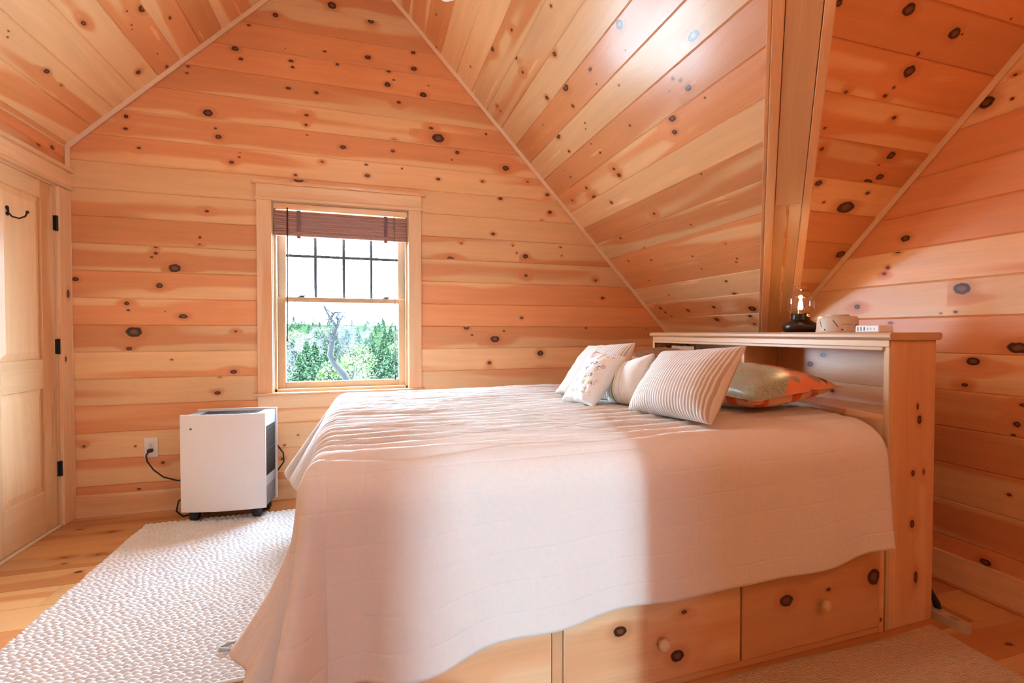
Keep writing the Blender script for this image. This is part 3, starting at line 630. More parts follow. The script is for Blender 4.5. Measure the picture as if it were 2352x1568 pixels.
def quilt():
    X0, X1, Y0, Y1, ZT = BX0 + .035, 1.862, BY0 + .10, BY1 - .02, .798
    st = .010; Df, Dn, Db = .56, .60, .50; r = .085
    us = np.arange(-Df, X1 - X0 + 1e-6, st); vs = np.arange(-Dn, Y1 - Y0 + Db + 1e-6, st)
    U, Vv = np.meshgrid(us, vs, indexing='ij')
    a = np.maximum(0, -U); b = np.maximum(0, -Vv); c = np.maximum(0, Vv - (Y1 - Y0)); e = np.maximum(b, c)
    k = .18
    q = np.where((a > 0) & (e > 0), np.maximum(a, e) * (1 - k) + np.hypot(a, e) * k, np.maximum(a, e))
    th = np.arctan2(e, np.maximum(a, 1e-9)); th = np.where((a <= 0) & (e <= 0), 0, th)      # 0 foot, pi/2 side
    s = np.clip((U + 0) / (X1 - X0), 0, 1)
    # length of the side drop grows towards the foot
    side_len = .600 - .085 * s + .012 * np.sin(U * 5.0 + 1) + .006 * np.sin(U * 13)
    q = np.where(e > 0, q * np.where(a > 0, side_len.max() / .6, side_len / .6), q)
    yy = np.clip(Vv / (Y1 - Y0), 0, 1)
    q = q * np.where((Vv < (Y1 - Y0) / 2) & (a > 0), 1 - .13 * np.cos(th) ** 2 * np.exp(-(yy / .25) ** 2), 1)
    ph_foot = np.radians(1.0 + 28 * np.exp(-((1 - yy) / .19) ** 2))
    ph_side = np.radians(5.0 + 2.0 * np.sin(U * 4.2 + .6) + 1.2 * np.sin(U * 9 + 2) + 3 * np.exp(-((s - 1) / .10) ** 2) - 2.5 * np.exp(-((s) / .10) ** 2))
    near = Vv < (Y1 - Y0) / 2
    corner = np.sin(2 * th)
    ph_c = ph_foot * np.cos(th) ** 2 + ph_side * np.sin(th) ** 2 + np.radians(14) * corner ** 1.3 * np.where(near, .15, 1.3) + np.radians(4) * np.sin(th * 8 + .6) * corner + np.radians(7) * np.exp(-((th - 1.22) / .13) ** 2) - np.radians(5) * np.exp(-((th - .95) / .12) ** 2)
    ph = np.where((a > 0) & (e > 0), ph_c, np.where(a > 0, ph_foot, ph_side))
    fold = np.where((a > 0) & (e > 0), 1, 0)
    rr = np.where((a > 0) & (e > 0), r - .03 * np.where(near, np.cos(th) ** 2, 0) + .05 * np.sin(th) ** 2, np.where(a > 0, r - .03 * np.exp(-(yy / .3) ** 2), r + .05))
    arc = rr * (PI / 2 - ph)
    t1 = np.minimum(q, arc) / rr; ext = np.maximum(q - arc, 0)
    o = rr * np.sin(t1) + ext * np.sin(ph); dz = rr * (1 - np.cos(t1)) + ext * np.cos(ph)
    kq = np.where(near, .80 * np.exp(-(yy / .16) ** 2) * np.where(a > 0, np.cos(th) ** .7, 0), 0)
    o = o + kq * 1.15 * ext ** 2
    # hanging folds
    hang = np.clip((q - .12) / .36, 0, 1)
    o = o + np.where((a <= 0) & (e > 0), hang * (1 - np.exp(-(U / .06) ** 2)) * (.010 * np.sin(U * 7.5 + 1.0) + .005 * np.sin(U * 19 + 2)) - .030 * np.exp(-((U - .085) / .05) ** 2) * hang + .035 * np.exp(-((U - .25) / .10) ** 2) * hang, 0)
    o = o + np.where((a > 0) & (b > 0), hang * .055 * np.exp(-((th - 1.28) / .15) ** 2) - hang * .02 * np.exp(-((th - .98) / .12) ** 2), 0)
    cx, cy = np.cos(th), np.sin(th)
    Xp = X0 + np.maximum(U, 0) - np.where(a > 0, o * cx, 0)
    Xp = Xp - .055 * hang * np.clip((s - .86) / .14, 0, 1) * np.where(e > 0, 1, 0)
    sgn = np.where(b > 0, -1, 1)
    Yp = Y0 + np.clip(Vv, 0, Y1 - Y0) + np.where(e > 0, sgn * o * np.where(a > 0, cy, 1), 0)
    Zp = ZT - dz
    flat = np.exp(-(q / .07) ** 2)
    wr = fnoise(U * 5 + .4 * np.sin(Vv * 9), Vv * 88 + 1.6 * np.sin(U * 4.3) + 1.1 * np.sin(U * 9 + Vv * 5), 5, 4, 1.0)
    head = 1 - np.clip((s - .62) / .25, 0, 1) * .75
    Zp = Zp + flat * head * (.0100 * wr) + flat * .006 * fnoise(U * 3, Vv * 6, 8, 3) + flat * .012 * np.exp(-((Vv - .18) / .16) ** 2) * np.clip((s - .6) / .3, 0, 1)
    side = 1 - flat
    Yp = Yp + np.where((e > 0) & (a <= 0), side * .0022 * fnoise(U * 14, q * 14, 9, 3), 0)
    P = np.stack([Xp, Yp, Zp], -1); UV = np.stack([U, np.where(b > 0, Vv, Vv)], -1)
    return P, UV
P, UV = quilt()
qo = grid('quilt', P[::-1], UV[::-1], QUILT, None, solid=.009)
tag(qo, 'pale blush linen quilt with square stitching draped over the bed', 'quilt')

# ------------------------------------------------------------------ pillows
def pillow(name, BLc, BR, TR, TL, T, mats, pin=.05, flange=0.0, seed=1, wr=.006, n=56, exps=.42, bulge=(0.0, 0.0), back=1.0, parent=None):
    BLc, BR, TR, TL = (np.array(p, float) for p in (BLc, BR, TR, TL))
    nrm = np.cross(BR - BLc + TR - TL, TL - BLc + TR - BR); nrm /= np.linalg.norm(nrm)
    t = np.sin(np.linspace(-1, 1, n) * PI / 2) if not flange else np.linspace(-1, 1, n)
    A, B = np.meshgrid(t, t, indexing='ij')
    a2 = A * (1 - pin * (1 - B ** 2)); b2 = B * (1 - pin * (1 - A ** 2))
    s, q = (a2 + 1) / 2, (b2 + 1) / 2
    base = BLc * ((1 - s) * (1 - q))[..., None] + BR * (s * (1 - q))[..., None] + TR * (s * q)[..., None] + TL * ((1 - s) * q)[..., None]
    f = 1 - flange; ca, cb = np.clip(A / f, -1, 1), np.clip(B / f, -1, 1)
    th = ((1 - ca ** 2) * (1 - cb ** 2)) ** exps * (1 + bulge[0] * A + bulge[1] * B)
    edge = np.clip(1 - th, 0, 1)
    nz = fnoise(A * 4, B * 4, seed, 4) * wr * (.35 + edge * .9) * np.clip(th * 4, 0, 1)
    rad = fnoise(np.arctan2(B, A) * 9, np.hypot(A, B) * 2, seed + 3, 3) * wr * edge * np.clip(th * 4, 0, 1)
    up = base + nrm * (T / 2 * th + nz + rad + .0015)[..., None]; dn = base - nrm * (T / 2 * th * back + nz * .5 + .0015)[..., None]
    m = MB(); idx = lambda i, j: i * n + j
    W_ = np.linalg.norm(BR - BLc); H_ = np.linalg.norm(TL - BLc)
    for i in range(n):
        for j in range(n): m.v.append(tuple(up[i, j]))
    dmap = {}
    for i in range(n):
        for j in range(n):
            if i in (0, n - 1) or j in (0, n - 1): dmap[i, j] = idx(i, j)
            else: m.v.append(tuple(dn[i, j])); dmap[i, j] = len(m.v) - 1
    uvf = lambda i, j: ((A[i, j] + 1) / 2 * W_, (B[i, j] + 1) / 2 * H_)
    for i in range(n - 1):
        for j in range(n - 1):
            q4 = ((i, j), (i + 1, j), (i + 1, j + 1), (i, j + 1))
            m.face([idx(*p) for p in q4], [uvf(*p) for p in q4], (W_, H_), None, 0)
            m.face([dmap[p] for p in reversed(q4)], [uvf(*p) for p in reversed(q4)], (W_, H_), None, 1 if len(mats) > 1 else 0)
    return m.build(name, mats, parent, smooth=180)
def stripe_mat(name, pitch):
    t = NT(name); u, v, _ = t.sep(t.uv()); w_ = t.math('ADD', u, t.math('MULTIPLY', t.noise(t.vec(u, v, 0.0), 8.0, 2), .006))
    d = t.math('ABSOLUTE', t.math('SUBTRACT', t.math('FRACT', t.math('DIVIDE', w_, pitch)), .5))
    fine = t.noise(t.vec(t.math('MULTIPLY', u, 700.0), t.math('MULTIPLY', v, 700.0), 0.0), 1.0, 1)
    c = t.mix(t.step(d, .34, .22), (.80, .755, .72), (.52, .40, .31))
    return t.bsdf(c, .85, t.bump(t.math('ADD', t.math('MULTIPLY', t.step(d, .4, .2), -1.0), t.math('MULTIPLY', fine, .3)), .35, .002), spec=.1, sheen=.1)
STRIPE = stripe_mat('ticking_stripe', .0135)
cu = 'bed cushions'
p_ = pillow('pillow', (1.071, 1.775, .812), (1.150, 1.368, .826), (1.300, 1.368, 1.100), (1.240, 1.775, 1.062), .18, [STRIPE], pin=.07, seed=3, bulge=(-.1, -.15))
tag(p_, 'large beige striped pillow leaning in front of the orange and green sham', 'pillow', cu)
p_ = pillow('pillow', (.984, 2.397, .815), (1.150, 2.03, .815), (1.250, 2.02, 1.098), (1.185, 2.397, 1.075), .14, [STRIPE], pin=.06, seed=8, bulge=(.1, -.1))
tag(p_, 'beige striped pillow at the far side behind the small printed cushion', 'pillow', cu)
def print_mat():
    t = NT('cushion_print'); u, v, _ = t.sep(t.uv())
    def blotch(sc, th, off): return t.step(t.noise(t.vec(t.math('MULTIPLY_ADD', u, sc, off), t.math('MULTIPLY', v, sc), off), 1.0, 3), th, th + .03)
    cell = t.n('TexVoronoi', voronoi_dimensions='2D'); t.set(cell.inputs['Vector'], t.vec(u, v, 0.0)); t.set(cell.inputs['Scale'], 25.0)
    inside = t.step(cell.outputs['Distance'], .36, .28)
    lim = t.math('MULTIPLY', t.step(u, .055, .065), t.step(u, .195, .18)); lim = t.math('MULTIPLY', lim, t.math('MULTIPLY', t.step(v, .03, .04), t.step(v, .275, .265)))
    f = t.math('MULTIPLY', t.math('MULTIPLY', inside, blotch(110.0, .47, 1.3)), lim)
    cc = t.mix(t.step(t.sep(cell.outputs['Color'])[0], .55, .6), (.10, .11, .14), (.42, .40, .10))
    cc = t.mix(t.step(t.sep(cell.outputs['Color'])[1], .7, .75), cc, (.25, .19, .28))
    return t.bsdf(t.mix(t.math('MULTIPLY', f, .85), (.84, .82, .80), cc), .8, spec=.15, sheen=.1)
p_ = pillow('cushion', (.915, 2.13, .812), (.978, 1.93, .812), (1.15, 1.935, 1.035), (1.085, 2.11, 1.058), .13, [print_mat()], pin=.08, seed=5, wr=.009)
tag(p_, 'small white cushion printed with little animals and plants', 'cushion', cu)
def band_mat():
    t = NT('cushion_green_band'); u, v, _ = t.sep(t.uv()); x = t.math('ADD', u, t.math('MULTIPLY', t.noise(t.vec(u, v, 0.0), 6.0, 2), .02))
    def band(c0, wd): return t.step(t.math('ABSOLUTE', t.math('SUBTRACT', x, c0)), wd, wd * .7)
    c = t.mix(band(.085, .007), (.82, .785, .73), (.20, .24, .07)); c = t.mix(band(.108, .003), c, (.45, .50, .22)); c = t.mix(band(.150, .0022), c, (.50, .56, .62))
    return t.bsdf(c, .8, spec=.15, sheen=.1)
p_ = pillow('cushion', (1.118, 2.03, .812), (1.170, 1.76, .812), (1.200, 1.790, 1.058), (1.170, 2.02, 1.00), .16, [band_mat()], pin=.07, seed=12, wr=.008)
tag(p_, 'plain white cushion with green bands, between printed cushion and striped pillow', 'cushion', cu)
def sham_mat(name, cx, cy, R, disc, disc2):
    t = NT(name); u, v, _ = t.sep(t.uv()); P = t.vec(u, v, 0.0)
    n = t.noise(P, 14.0, 4); w2 = t.noise(P, 5.0, 2)
    dx = t.math('SUBTRACT', u, cx); dy = t.math('SUBTRACT', v, cy); d = t.math('SQRT', t.math('ADD', t.math('MULTIPLY', dx, dx), t.math('MULTIPLY', dy, dy)))
    d = t.math('ADD', d, t.math('MULTIPLY', t.math('SUBTRACT', w2, .5), .06))
    oc = t.mix(t.step(n, .42, .60), (.80, .20, .075), (.72, .30, .16))
    vo = t.n('TexVoronoi', voronoi_dimensions='2D'); t.set(vo.inputs['Vector'], P); t.set(vo.inputs['Scale'], 13.0)
    r_, g_, b_ = t.sep(vo.outputs['Color'])
    fl = t.math('MULTIPLY', t.step(t.math('ADD', vo.outputs['Distance'], t.math('MULTIPLY', n, .3)), .46, .40), t.step(r_, .55, .6))
    oc = t.mix(fl, oc, t.mix(t.step(g_, .4, .5), (.14, .035, .03), (.34, .24, .11)))
    gr = t.noise(t.vec(t.math('MULTIPLY', u, 130.0), t.math('MULTIPLY', v, 60.0), 0.0), 1.0, 3)
    dc = t.mix(t.step(gr, .40, .58), disc, disc2)
    ring = t.step(t.math('ABSOLUTE', t.math('SUBTRACT', d, R * .45)), R * .22, R * .05)
    dc = t.mix(t.math('MULTIPLY', t.math('MULTIPLY', ring, t.step(gr, .5, .56)), .5), dc, (.50, .15, .09))
    c = t.mix(t.step(d, R + .012, R - .006), oc, dc)
    f = t.noise(t.vec(t.math('MULTIPLY', u, 400.0), t.math('MULTIPLY', v, 400.0), 0.0), 1.0, 2)
    return t.bsdf(c, .33, t.bump(f, .2, .002), spec=.5)
def spot_mat():
    t = NT('sham_back'); u, v, _ = t.sep(t.uv()); vo = t.n('TexVoronoi', voronoi_dimensions='2D'); t.set(vo.inputs['Vector'], t.vec(u, v, 0.0)); t.set(vo.inputs['Scale'], 11.0)
    f = t.step(t.math('ADD', vo.outputs['Distance'], t.math('MULTIPLY', t.noise(t.vec(u, v, 0.0), 30.0, 2), .3)), .50, .42)
    return t.bsdf(t.mix(f, (.80, .46, .27), (.72, .13, .05)), .7, spec=.2)
SPOT = spot_mat()
p_ = pillow('pillow_sham', (1.430, 2.04, .880), (1.445, 1.460, .878), (1.885, 1.455, .925), (1.885, 2.04, .955), .175, [sham_mat('sham_green_disc', .36, .10, .215, (.27, .285, .17), (.36, .36, .25)), SPOT], pin=.05, flange=.07, seed=21, exps=.36, wr=.004, back=.9, n=64)
tag(p_, 'orange floral pillow sham with a big sage green disc, nearest the bed edge', 'pillow', cu)
p_ = pillow('pillow_sham', (1.400, 2.72, .860), (1.400, 2.12, .860), (1.840, 2.12, 1.000), (1.840, 2.72, 1.005), .22, [sham_mat('sham_brown_disc', .30, .30, .15, (.30, .17, .09), (.12, .06, .03)), SPOT], pin=.05, flange=.07, seed=22, exps=.36, wr=.004, back=.25, n=64)
tag(p_, 'orange floral pillow sham with brown grasses, behind the small white cushions', 'pillow', cu)
# ------------------------------------------------------------------ things on and in the headboard
TZ = HT + .0302
BRONZE = plain('dark_bronze', (.035, .024, .018), .32, .75)
lamp = thing('table_lamp', 'dark bronze lantern style table lamp with a clear glass dome and lit bulb', 'lamp', (2.035, 1.795, TZ))
lc = (2.035, 1.795, TZ)
mm = MB(); mm.lathe([(.060, 0), (.068, .003), (.077, .012), (.081, .024), (.078, .036), (.066, .046), (.050, .056), (.043, .062), (.041, .070), (.042, .088), (.040, .092), (.030, .093)], lc, n=40); mm.build('base', BRONZE, lamp, smooth=35)
gl = MB(); pr = [(.036, .092), (.046, .096), (.056, .106), (.060, .118), (.060, .165), (.057, .180), (.048, .195), (.034, .206), (.026, .212), (.026, .222), (.029, .227)]
gl.lathe(pr, lc, n=40, cap0=False, cap1=False); gl.build('glass_dome', thin_glass('lamp_glass', .12, (.96, .92, .85), .9), lamp, smooth=180)
mm = MB(); mm.lathe([(.014, .092), (.014, .104), (.016, .106), (.016, .110)], lc, n=20); mm.build('socket', plain('brass', (.55, .36, .14), .3, .9), lamp, smooth=35)
mm = MB(); mm.lathe([(.011, .110), (.017, .122), (.019, .134), (.016, .150), (.010, .166), (.003, .178), (.0005, .180)], lc, n=20, cap1=False); bulb = mm.build('bulb', thin_glass('bulb_glass', .03, (1, .98, .94)), lamp, smooth=180)
mm = MB()
for q in range(4):
    a = q * PI / 2 + .4; mm.tube([(lc[0] + .005 * math.cos(a), lc[1] + .005 * math.sin(a), lc[2] + .116), (lc[0] + .0085 * math.cos(a), lc[1] + .0085 * math.sin(a), lc[2] + .140), (lc[0] + .003 * math.cos(a), lc[1] + .003 * math.sin(a), lc[2] + .160)], .0020, 6)
mm.build('filament', plain('glowing_filament', (1, .8, .5), .5, emit=(1.0, .66, .32), emit_s=90.0), bulb)
mm = MB(); mm.tube([(lc[0] - .01, lc[1] - .040, lc[2] + .080), (lc[0] - .015, lc[1] - .056, lc[2] + .080)], .003, 8); mm.lathe([(.007, 0), (.008, .003), (.007, .007)], (lc[0] - .015, lc[1] - .054, lc[2] + .080), (-.25, -1, 0), 14); mm.build('dimmer_knob', plain('brass_knob', (.70, .50, .25), .3, .8), lamp, smooth=40)
pl = bpy.data.lights.new('bulb_light', 'POINT'); pl.energy = 2.2; pl.color = (1, .62, .30); pl.shadow_soft_size = .012
po = bpy.data.objects.new('bulb_light', pl); COL.objects.link(po); po.location = (lc[0], lc[1], lc[2] + .14); attach(po, lamp)

BEIGE = plain('beige_plastic', (.60, .49, .37), .42)
mc = Vector((2.045, 1.612, TZ))
snd = thing('sound_machine', 'round beige white noise machine with slots', 'sound machine', mc)
mm = MB(); mm.lathe([(.082, 0), (.0835, .003), (.0835, .008), (.081, .018), (.078, .060), (.075, .068), (.070, .072), (.046, .073), (.0455, .0785), (.042, .080), (.012, .080)], mc, n=48); mm.build('housing', BEIGE, snd, smooth=35)
DK = plain('slot_dark', (.03, .024, .02), .6)
view = (Vector((0, 0, mc.z)) - mc).normalized()
def on_drum(ang, z, r): a = math.atan2(view.y, view.x) + ang; return Vector((mc.x + r * math.cos(a), mc.y + r * math.sin(a), mc.z + z)), Vector((math.cos(a), math.sin(a), 0))
for a0, a1 in ((-.98, -.82), (-.22, .02)):
    mm = MB(); mm.tube([on_drum(a0 + (a1 - a0) * i / 4, .054 - .030 * i / 4, .0783 + .0022 * i / 4)[0] for i in range(5)], .0013, 6); mm.build('slot', DK, snd)
for a in (-.60, .22):
    p, nn = on_drum(a, .012, .0815); mm = MB(); mm.lathe([(.0035, 0), (.0035, .002)], p, nn, 12); mm.build('port', DK, snd)
p, nn = on_drum(1.05, .022, .0795); mm = MB(); mm.lathe([(.0125, 0), (.0125, .003), (.010, .004)], p, nn, 18); mm.build('port', RUBBER, snd)
mm = MB(); mm.tube([on_drum(.20 + .6 * i / 6, .036, .0800)[0] for i in range(7)], .0007, 5); mm.build('seam', DK, snd)

WP = plain('white_plastic', (.85, .84, .84), .3)
chg = thing('usb_charger', 'white flat USB charger block with a row of ports', 'charger', (1.985, 1.415, TZ))
mm = MB(); mm.box(1.948, 2.030, 1.362, 1.458, TZ, TZ + .029); mm.build('housing', WP, chg, bevel=.004)
for i, y in enumerate((1.446, 1.433, 1.420, 1.406, 1.393, 1.380)):
    mm = MB(); h = (.0075, .004)[i > 2]; mm.box(1.9468, 1.950, y - (.0018, .0012)[i > 2], y + (.0018, .0012)[i > 2], TZ + .0145 - h, TZ + .0145 + h); mm.build('usb_port', plain('port_violet', (.05, .02, .06), .4) if i in (1, 2) else DARK_PLASTIC if i < 3 else plain('port_grey', (.25, .24, .30), .4), chg)

frm = thing('picture_frame', 'small wooden picture frame standing in the far shelf of the headboard', 'picture frame', (1.95, 2.63, .833))
def fp(a, b, c): return (1.945 + c + (b - .83) * .10, a, b)          # leaning back a little
mm = MB(); fy0, fy1, fz0, fz1, fw = 2.495, 2.725, .833, 1.062, .060
def fbox(q, y0, y1, z0, z1, d0, d1, g=(0, 1, 0)): q.hexa([fp(y0, z0, d0), fp(y0, z0, d1), fp(y1, z0, d1), fp(y1, z0, d0), fp(y0, z1, d0), fp(y0, z1, d1), fp(y1, z1, d1), fp(y1, z1, d0)], g)
fbox(mm, fy0, fy1, fz0, fz0 + fw, 0, .018); fbox(mm, fy0, fy1, fz1 - fw, fz1, 0, .018); fbox(mm, fy0, fy0 + fw, fz0 + fw, fz1 - fw, 0, .018, (0, 0, 1)); fbox(mm, fy1 - fw, fy1, fz0 + fw, fz1 - fw, 0, .018, (0, 0, 1)); mm.build('frame', PINE_BED_TRIM, frm, bevel=.002)
mm = MB(); fbox(mm, fy0 + fw - .004, fy1 - fw + .004, fz0 + fw - .004, fz1 - fw + .004, .006, .012); mm.build('picture', plain('dark_picture', (.018, .016, .02), .25, nscale=40, namt=.9), frm)
bot = thing('bottle', 'dark blue bottle in the far corner of the headboard shelf', 'bottle', (1.955, 2.762, .833))
mm = MB(); mm.lathe([(.022, 0), (.024, .004), (.024, .150), (.020, .172), (.010, .188), (.009, .205)], (1.955, 2.762, .833), n=24); mm.build('body', plain('dark_blue_glass', (.012, .014, .05), .12), bot, smooth=40)
mm = MB(); mm.lathe([(.0246, .05), (.0246, .13)], (1.955, 2.762, .833), n=24, cap0=False, cap1=False); mm.build('label', plain('label_lilac', (.42, .40, .55), .5), bot, smooth=180)
mm = MB(); mm.lathe([(.011, .200), (.011, .225), (.009, .227)], (1.955, 2.762, .833), n=18); mm.build('cap', DARK_PLASTIC, bot, smooth=40)
cab = MB(); cab.tube([(2.06, 2.78, .834), (2.05, 2.775, .98), (2.03, 2.74, 1.066), (2.01, 2.70, 1.074), (1.995, 2.66, 1.070), (1.99, 2.62, 1.078), (1.992, 2.585, 1.066), (2.02, 2.56, 1.05), (2.06, 2.53, .95), (2.06, 2.5, .836)], .004, 8)
tag(cab.build('cable', RUBBER, None, smooth=180), 'black cable looping above the picture frame inside the headboard', 'cable')

# ------------------------------------------------------------------ air purifier and outlet
Rz = Matrix.Translation((-.822, 3.305, 0)) @ Matrix.Rotation(math.radians(-7), 4, 'Z')
pur = thing('air_purifier', 'white fronted air purifier standing below the window on dark castors', 'air purifier', (-.822, 3.305, 0))
GREY = plain('grey_plastic', (.17, .18, .20), .45); LGREY = plain('light_grey_plastic', (.34, .36, .39), .42)
PWHITE = plain('purifier_white', (.82, .77, .75), .38)
hw, zb, zt = .236, .078, .648
def curved(n, w0, w1, bow, y0, thk):
    fr = [(w0 + (w1 - w0) * i / n, y0 - bow * (1 - (2 * i / n - 1) ** 2)) for i in range(n + 1)]
    return fr + [(a, b + thk) for a, b in reversed(fr)]
mm = MB(Rz); mm.prism(curved(16, -hw, hw, .022, -.105, .010), zb, zt + .012); mm.build('front_panel', PWHITE, pur, bevel=.002, smooth=30)
mm = MB(Rz); mm.prism(curved(16, -hw, hw, -.010, .125, -.010)[::-1], zb - .012, zt + .012); mm.build('rear_panel', PWHITE, pur, bevel=.002, smooth=30)
mm = MB(Rz); mm.box(-hw + .012, hw - .012, -.095, .115, zb - .006, zt - .005); mm.build('body', GREY, pur, bevel=.006)
mm = MB(Rz); mm.box(-.16, .16, -.050, .090, zt - .006, zt - .002)
for i in range(24): mm.box(-.155 + i * .0133, -.150 + i * .0133, -.045, .085, zt - .004, zt + .001)
mm.build('top_grille', DARK_PLASTIC, pur)
for a, b in ((.16, hw - .012), (-hw + .012, -.16)):
    mm = MB(Rz); mm.box(a, b, -.093, .113, zt - .006, zt); mm.build('top_cover', LGREY, pur, bevel=.002)
for sx in (1, -1):
    mm = MB(Rz)
    for i in range(34): mm.box(min(sx * (hw - .0125), sx * (hw - .0085)), max(sx * (hw - .0125), sx * (hw - .0085)), -.085, .105, .265 + i * .009, .2695 + i * .009)
    mm.build('side_grille', DARK_PLASTIC, pur)
    for za, zb2 in ((.57, zt - .006), (.20, .258)):
        mm = MB(Rz); mm.box(min(sx * (hw - .0125), sx * (hw - .009)), max(sx * (hw - .0125), sx * (hw - .009)), -.088, .108, za, zb2); mm.build('side_band', LGREY, pur)
mm = MB(Rz); mm.lathe([(.0060, 0), (.0060, .002), (.0045, .0025)], (-.172, -.1165, zt - .072), (-.1, -1, 0), 18); mm.build('button', plain('button_grey', (.13, .12, .12), .3, .6), pur, smooth=40)
for sx, sy, h0 in ((-1, -1, .0152), (1, -1, .0152), (-1, 1, 0.0), (1, 1, 0.0)):
    mm = MB(Rz); mm.box(sx * .175 - .025, sx * .175 + .025, sy * .078 - .020 + .01, sy * .078 + .020 + .01, h0 + .012, zb - .004); mm.lathe([(.019, -.020), (.021, -.017), (.021, .017), (.019, .020)], (sx * .175, sy * .078 + .01, h0 + .021), (1, 0, 0), 20); mm.build('castor', RUBBER, pur, smooth=40, bevel=.002)
out_c = (-1.333, YB, .4135)
mm = MB(); mm.tube([(-1.333, 3.528, .395), (-1.335, 3.505, .390), (-1.342, 3.495, .372), (-1.335, 3.495, .335), (-1.30, 3.49, .28), (-1.24, 3.47, .235), (-1.16, 3.45, .213), (-1.06, 3.43, .212), (-.95, 3.46, .20), (-.80, 3.50, .12), (-.9, 3.49, .05), (-1.02, 3.41, .015), (-1.09, 3.33, .020), (-1.112, 3.29, .07), (-1.10, 3.29, .13), (-1.05, 3.32, .16), (-1.02, 3.36, .15)], .0048, 8)
co = mm.build('power_cord', RUBBER, pur, smooth=180)
mm = MB(); mm.box(-1.346, -1.318, 3.512, 3.545, .385, .407); mm.build('plug', RUBBER, co, bevel=.006)
mm = MB(); mm.tube([(-.60, 3.50, .40), (-.555, 3.50, .33), (-.552, 3.50, .27), (-.60, 3.50, .20)], .0048, 8); mm.build('power_cord', RUBBER, pur, smooth=180)
ol = thing('wall_outlet', 'white duplex wall outlet with a black plug in its lower socket', 'outlet', out_c)
PLATE = plain('outlet_plate', (.78, .72, .66), .35)
mm = MB(); mm.box(-1.371, -1.295, YB - .007, YB + .001, .350, .477); mm.build('cover_plate', PLATE, ol, bevel=.004)
mm = MB(); mm.box(-1.350, -1.316, YB - .0095, YB - .004, .379, .447); fr = mm.build('receptacle', PLATE, ol, bevel=.002)
for dx, dz, hx, hz in ((-.006, .434, .0011, .005), (.006, .434, .0011, .004), (0, .423, .0026, .0026)):
    mm = MB(); mm.box(-1.333 + dx - hx, -1.333 + dx + hx, YB - .0102, YB - .009, dz - hz, dz + hz); mm.build('slot', DARK_PLASTIC, fr)

# ------------------------------------------------------------------ rugs and floor things
def knit_rug():
    st = .0036; x0, x1, y0, y1 = -1.272, -.20, 1.722, 3.285
    xs = np.arange(x0, x1, st); ys = np.arange(y0, y1, st); X, Y = np.meshgrid(xs, ys, indexing='ij')
    rp = .0205; Yw = Y + .004 * fnoise(X * 6, Y * 6, 3, 3)
    row = np.floor(Yw / rp); ry = Yw / rp - row
    h = np.abs(np.sin(ry * PI)) ** .8
    rs = np.random.RandomState(4).rand(4000)
    ph = rs[(row.astype(int)) % 4000] * 6.28 + .9 * fnoise(X * 9, Y * 9, 13, 3); lp = .027 * (1 + .15 * np.sin(row * 2.3))
    sk = (ry - .5) * .55
    ss = np.abs(np.sin((X / lp + ph / 6.28 + sk * np.where(row % 2 == 0, 1, -1)) * PI)) ** .8
    z = .001 + .0165 * h * (.40 + .60 * ss) + .0025 * fnoise(X * 60, Y * 60, 6, 3)
    ed = np.minimum(np.minimum(X - x0, x1 - X), np.minimum(Y - y0, y1 - Y)); z = z * np.clip(ed / .012 + .25, 0, 1)
    ex = .006 * fnoise(X * 0, Y * 40, 9, 3); Xe = X + ex * np.exp(-((X - x0) / .05) ** 2)
    ey = .004 * fnoise(X * 30, Y * 0, 10, 3)
    return np.stack([Xe, Y + ey * np.exp(-((Y - y0) / .05) ** 2), z + .002], -1), np.stack([X, Y], -1)
t = NT('knit_wool'); u, v, _ = t.sep(t.uv()); f = t.noise(t.vec(t.math('MULTIPLY', u, 60.0), t.math('MULTIPLY', v, 130.0), 0.0), 1.0, 3); f2 = t.noise(t.vec(u, v, 0.0), 500.0, 2)
KNIT = t.bsdf(t.mix(f, (.74, .72, .70), (.88, .87, .86)), .9, t.bump(f2, .5, .003), spec=.1, sheen=.2)
P, UV = knit_rug(); rug = grid('woven_rug', P, UV, KNIT, None, smooth=180); tag(rug, 'chunky white knitted wool rug at the foot of the bed', 'rug')
mm = MB(); mm.box(-1.268, -.205, 1.726, 3.281, .0005, .006); mm.build('backing', KNIT, rug)
mm = MB(); mm.tube([(-1.26, 1.724, .006), (-.9, 1.722, .007), (-.5, 1.724, .007), (-.21, 1.722, .006)], .007, 8); mm.build('binding', KNIT, rug, smooth=180)
mm = MB(); mm.tube([(-.42, 1.86, .022), (-.475, 1.862, .028), (-.507, 1.880, .024), (-.517, 1.895, .022), (-.485, 1.905, .026), (-.445, 1.90, .026), (-.40, 1.885, .022)], [.004, .0055, .006, .004, .006, .006, .005], 8); mm.build('yarn_loop', plain('yarn_grey', (.42, .37, .33), .9, nscale=300, namt=.3), rug, smooth=180)
t = NT('jute'); u, v, _ = t.sep(t.uv()); wv = t.n('TexVoronoi', voronoi_dimensions='2D'); t.set(wv.inputs['Vector'], t.vec(t.math('MULTIPLY', u, 110.0), t.math('MULTIPLY', v, 170.0), 0.0)); t.set(wv.inputs['Scale'], 1.0)
f = t.noise(t.vec(t.math('MULTIPLY', u, 30.0), t.math('MULTIPLY', v, 90.0), 0.0), 1.0, 3)
JUTE = t.bsdf(t.mix(f, (.52, .37, .23), (.72, .56, .38)), .9, t.bump(t.math('ADD', t.math('MULTIPLY', wv.outputs['Distance'], -1.0), f), .7, .006), spec=.1)
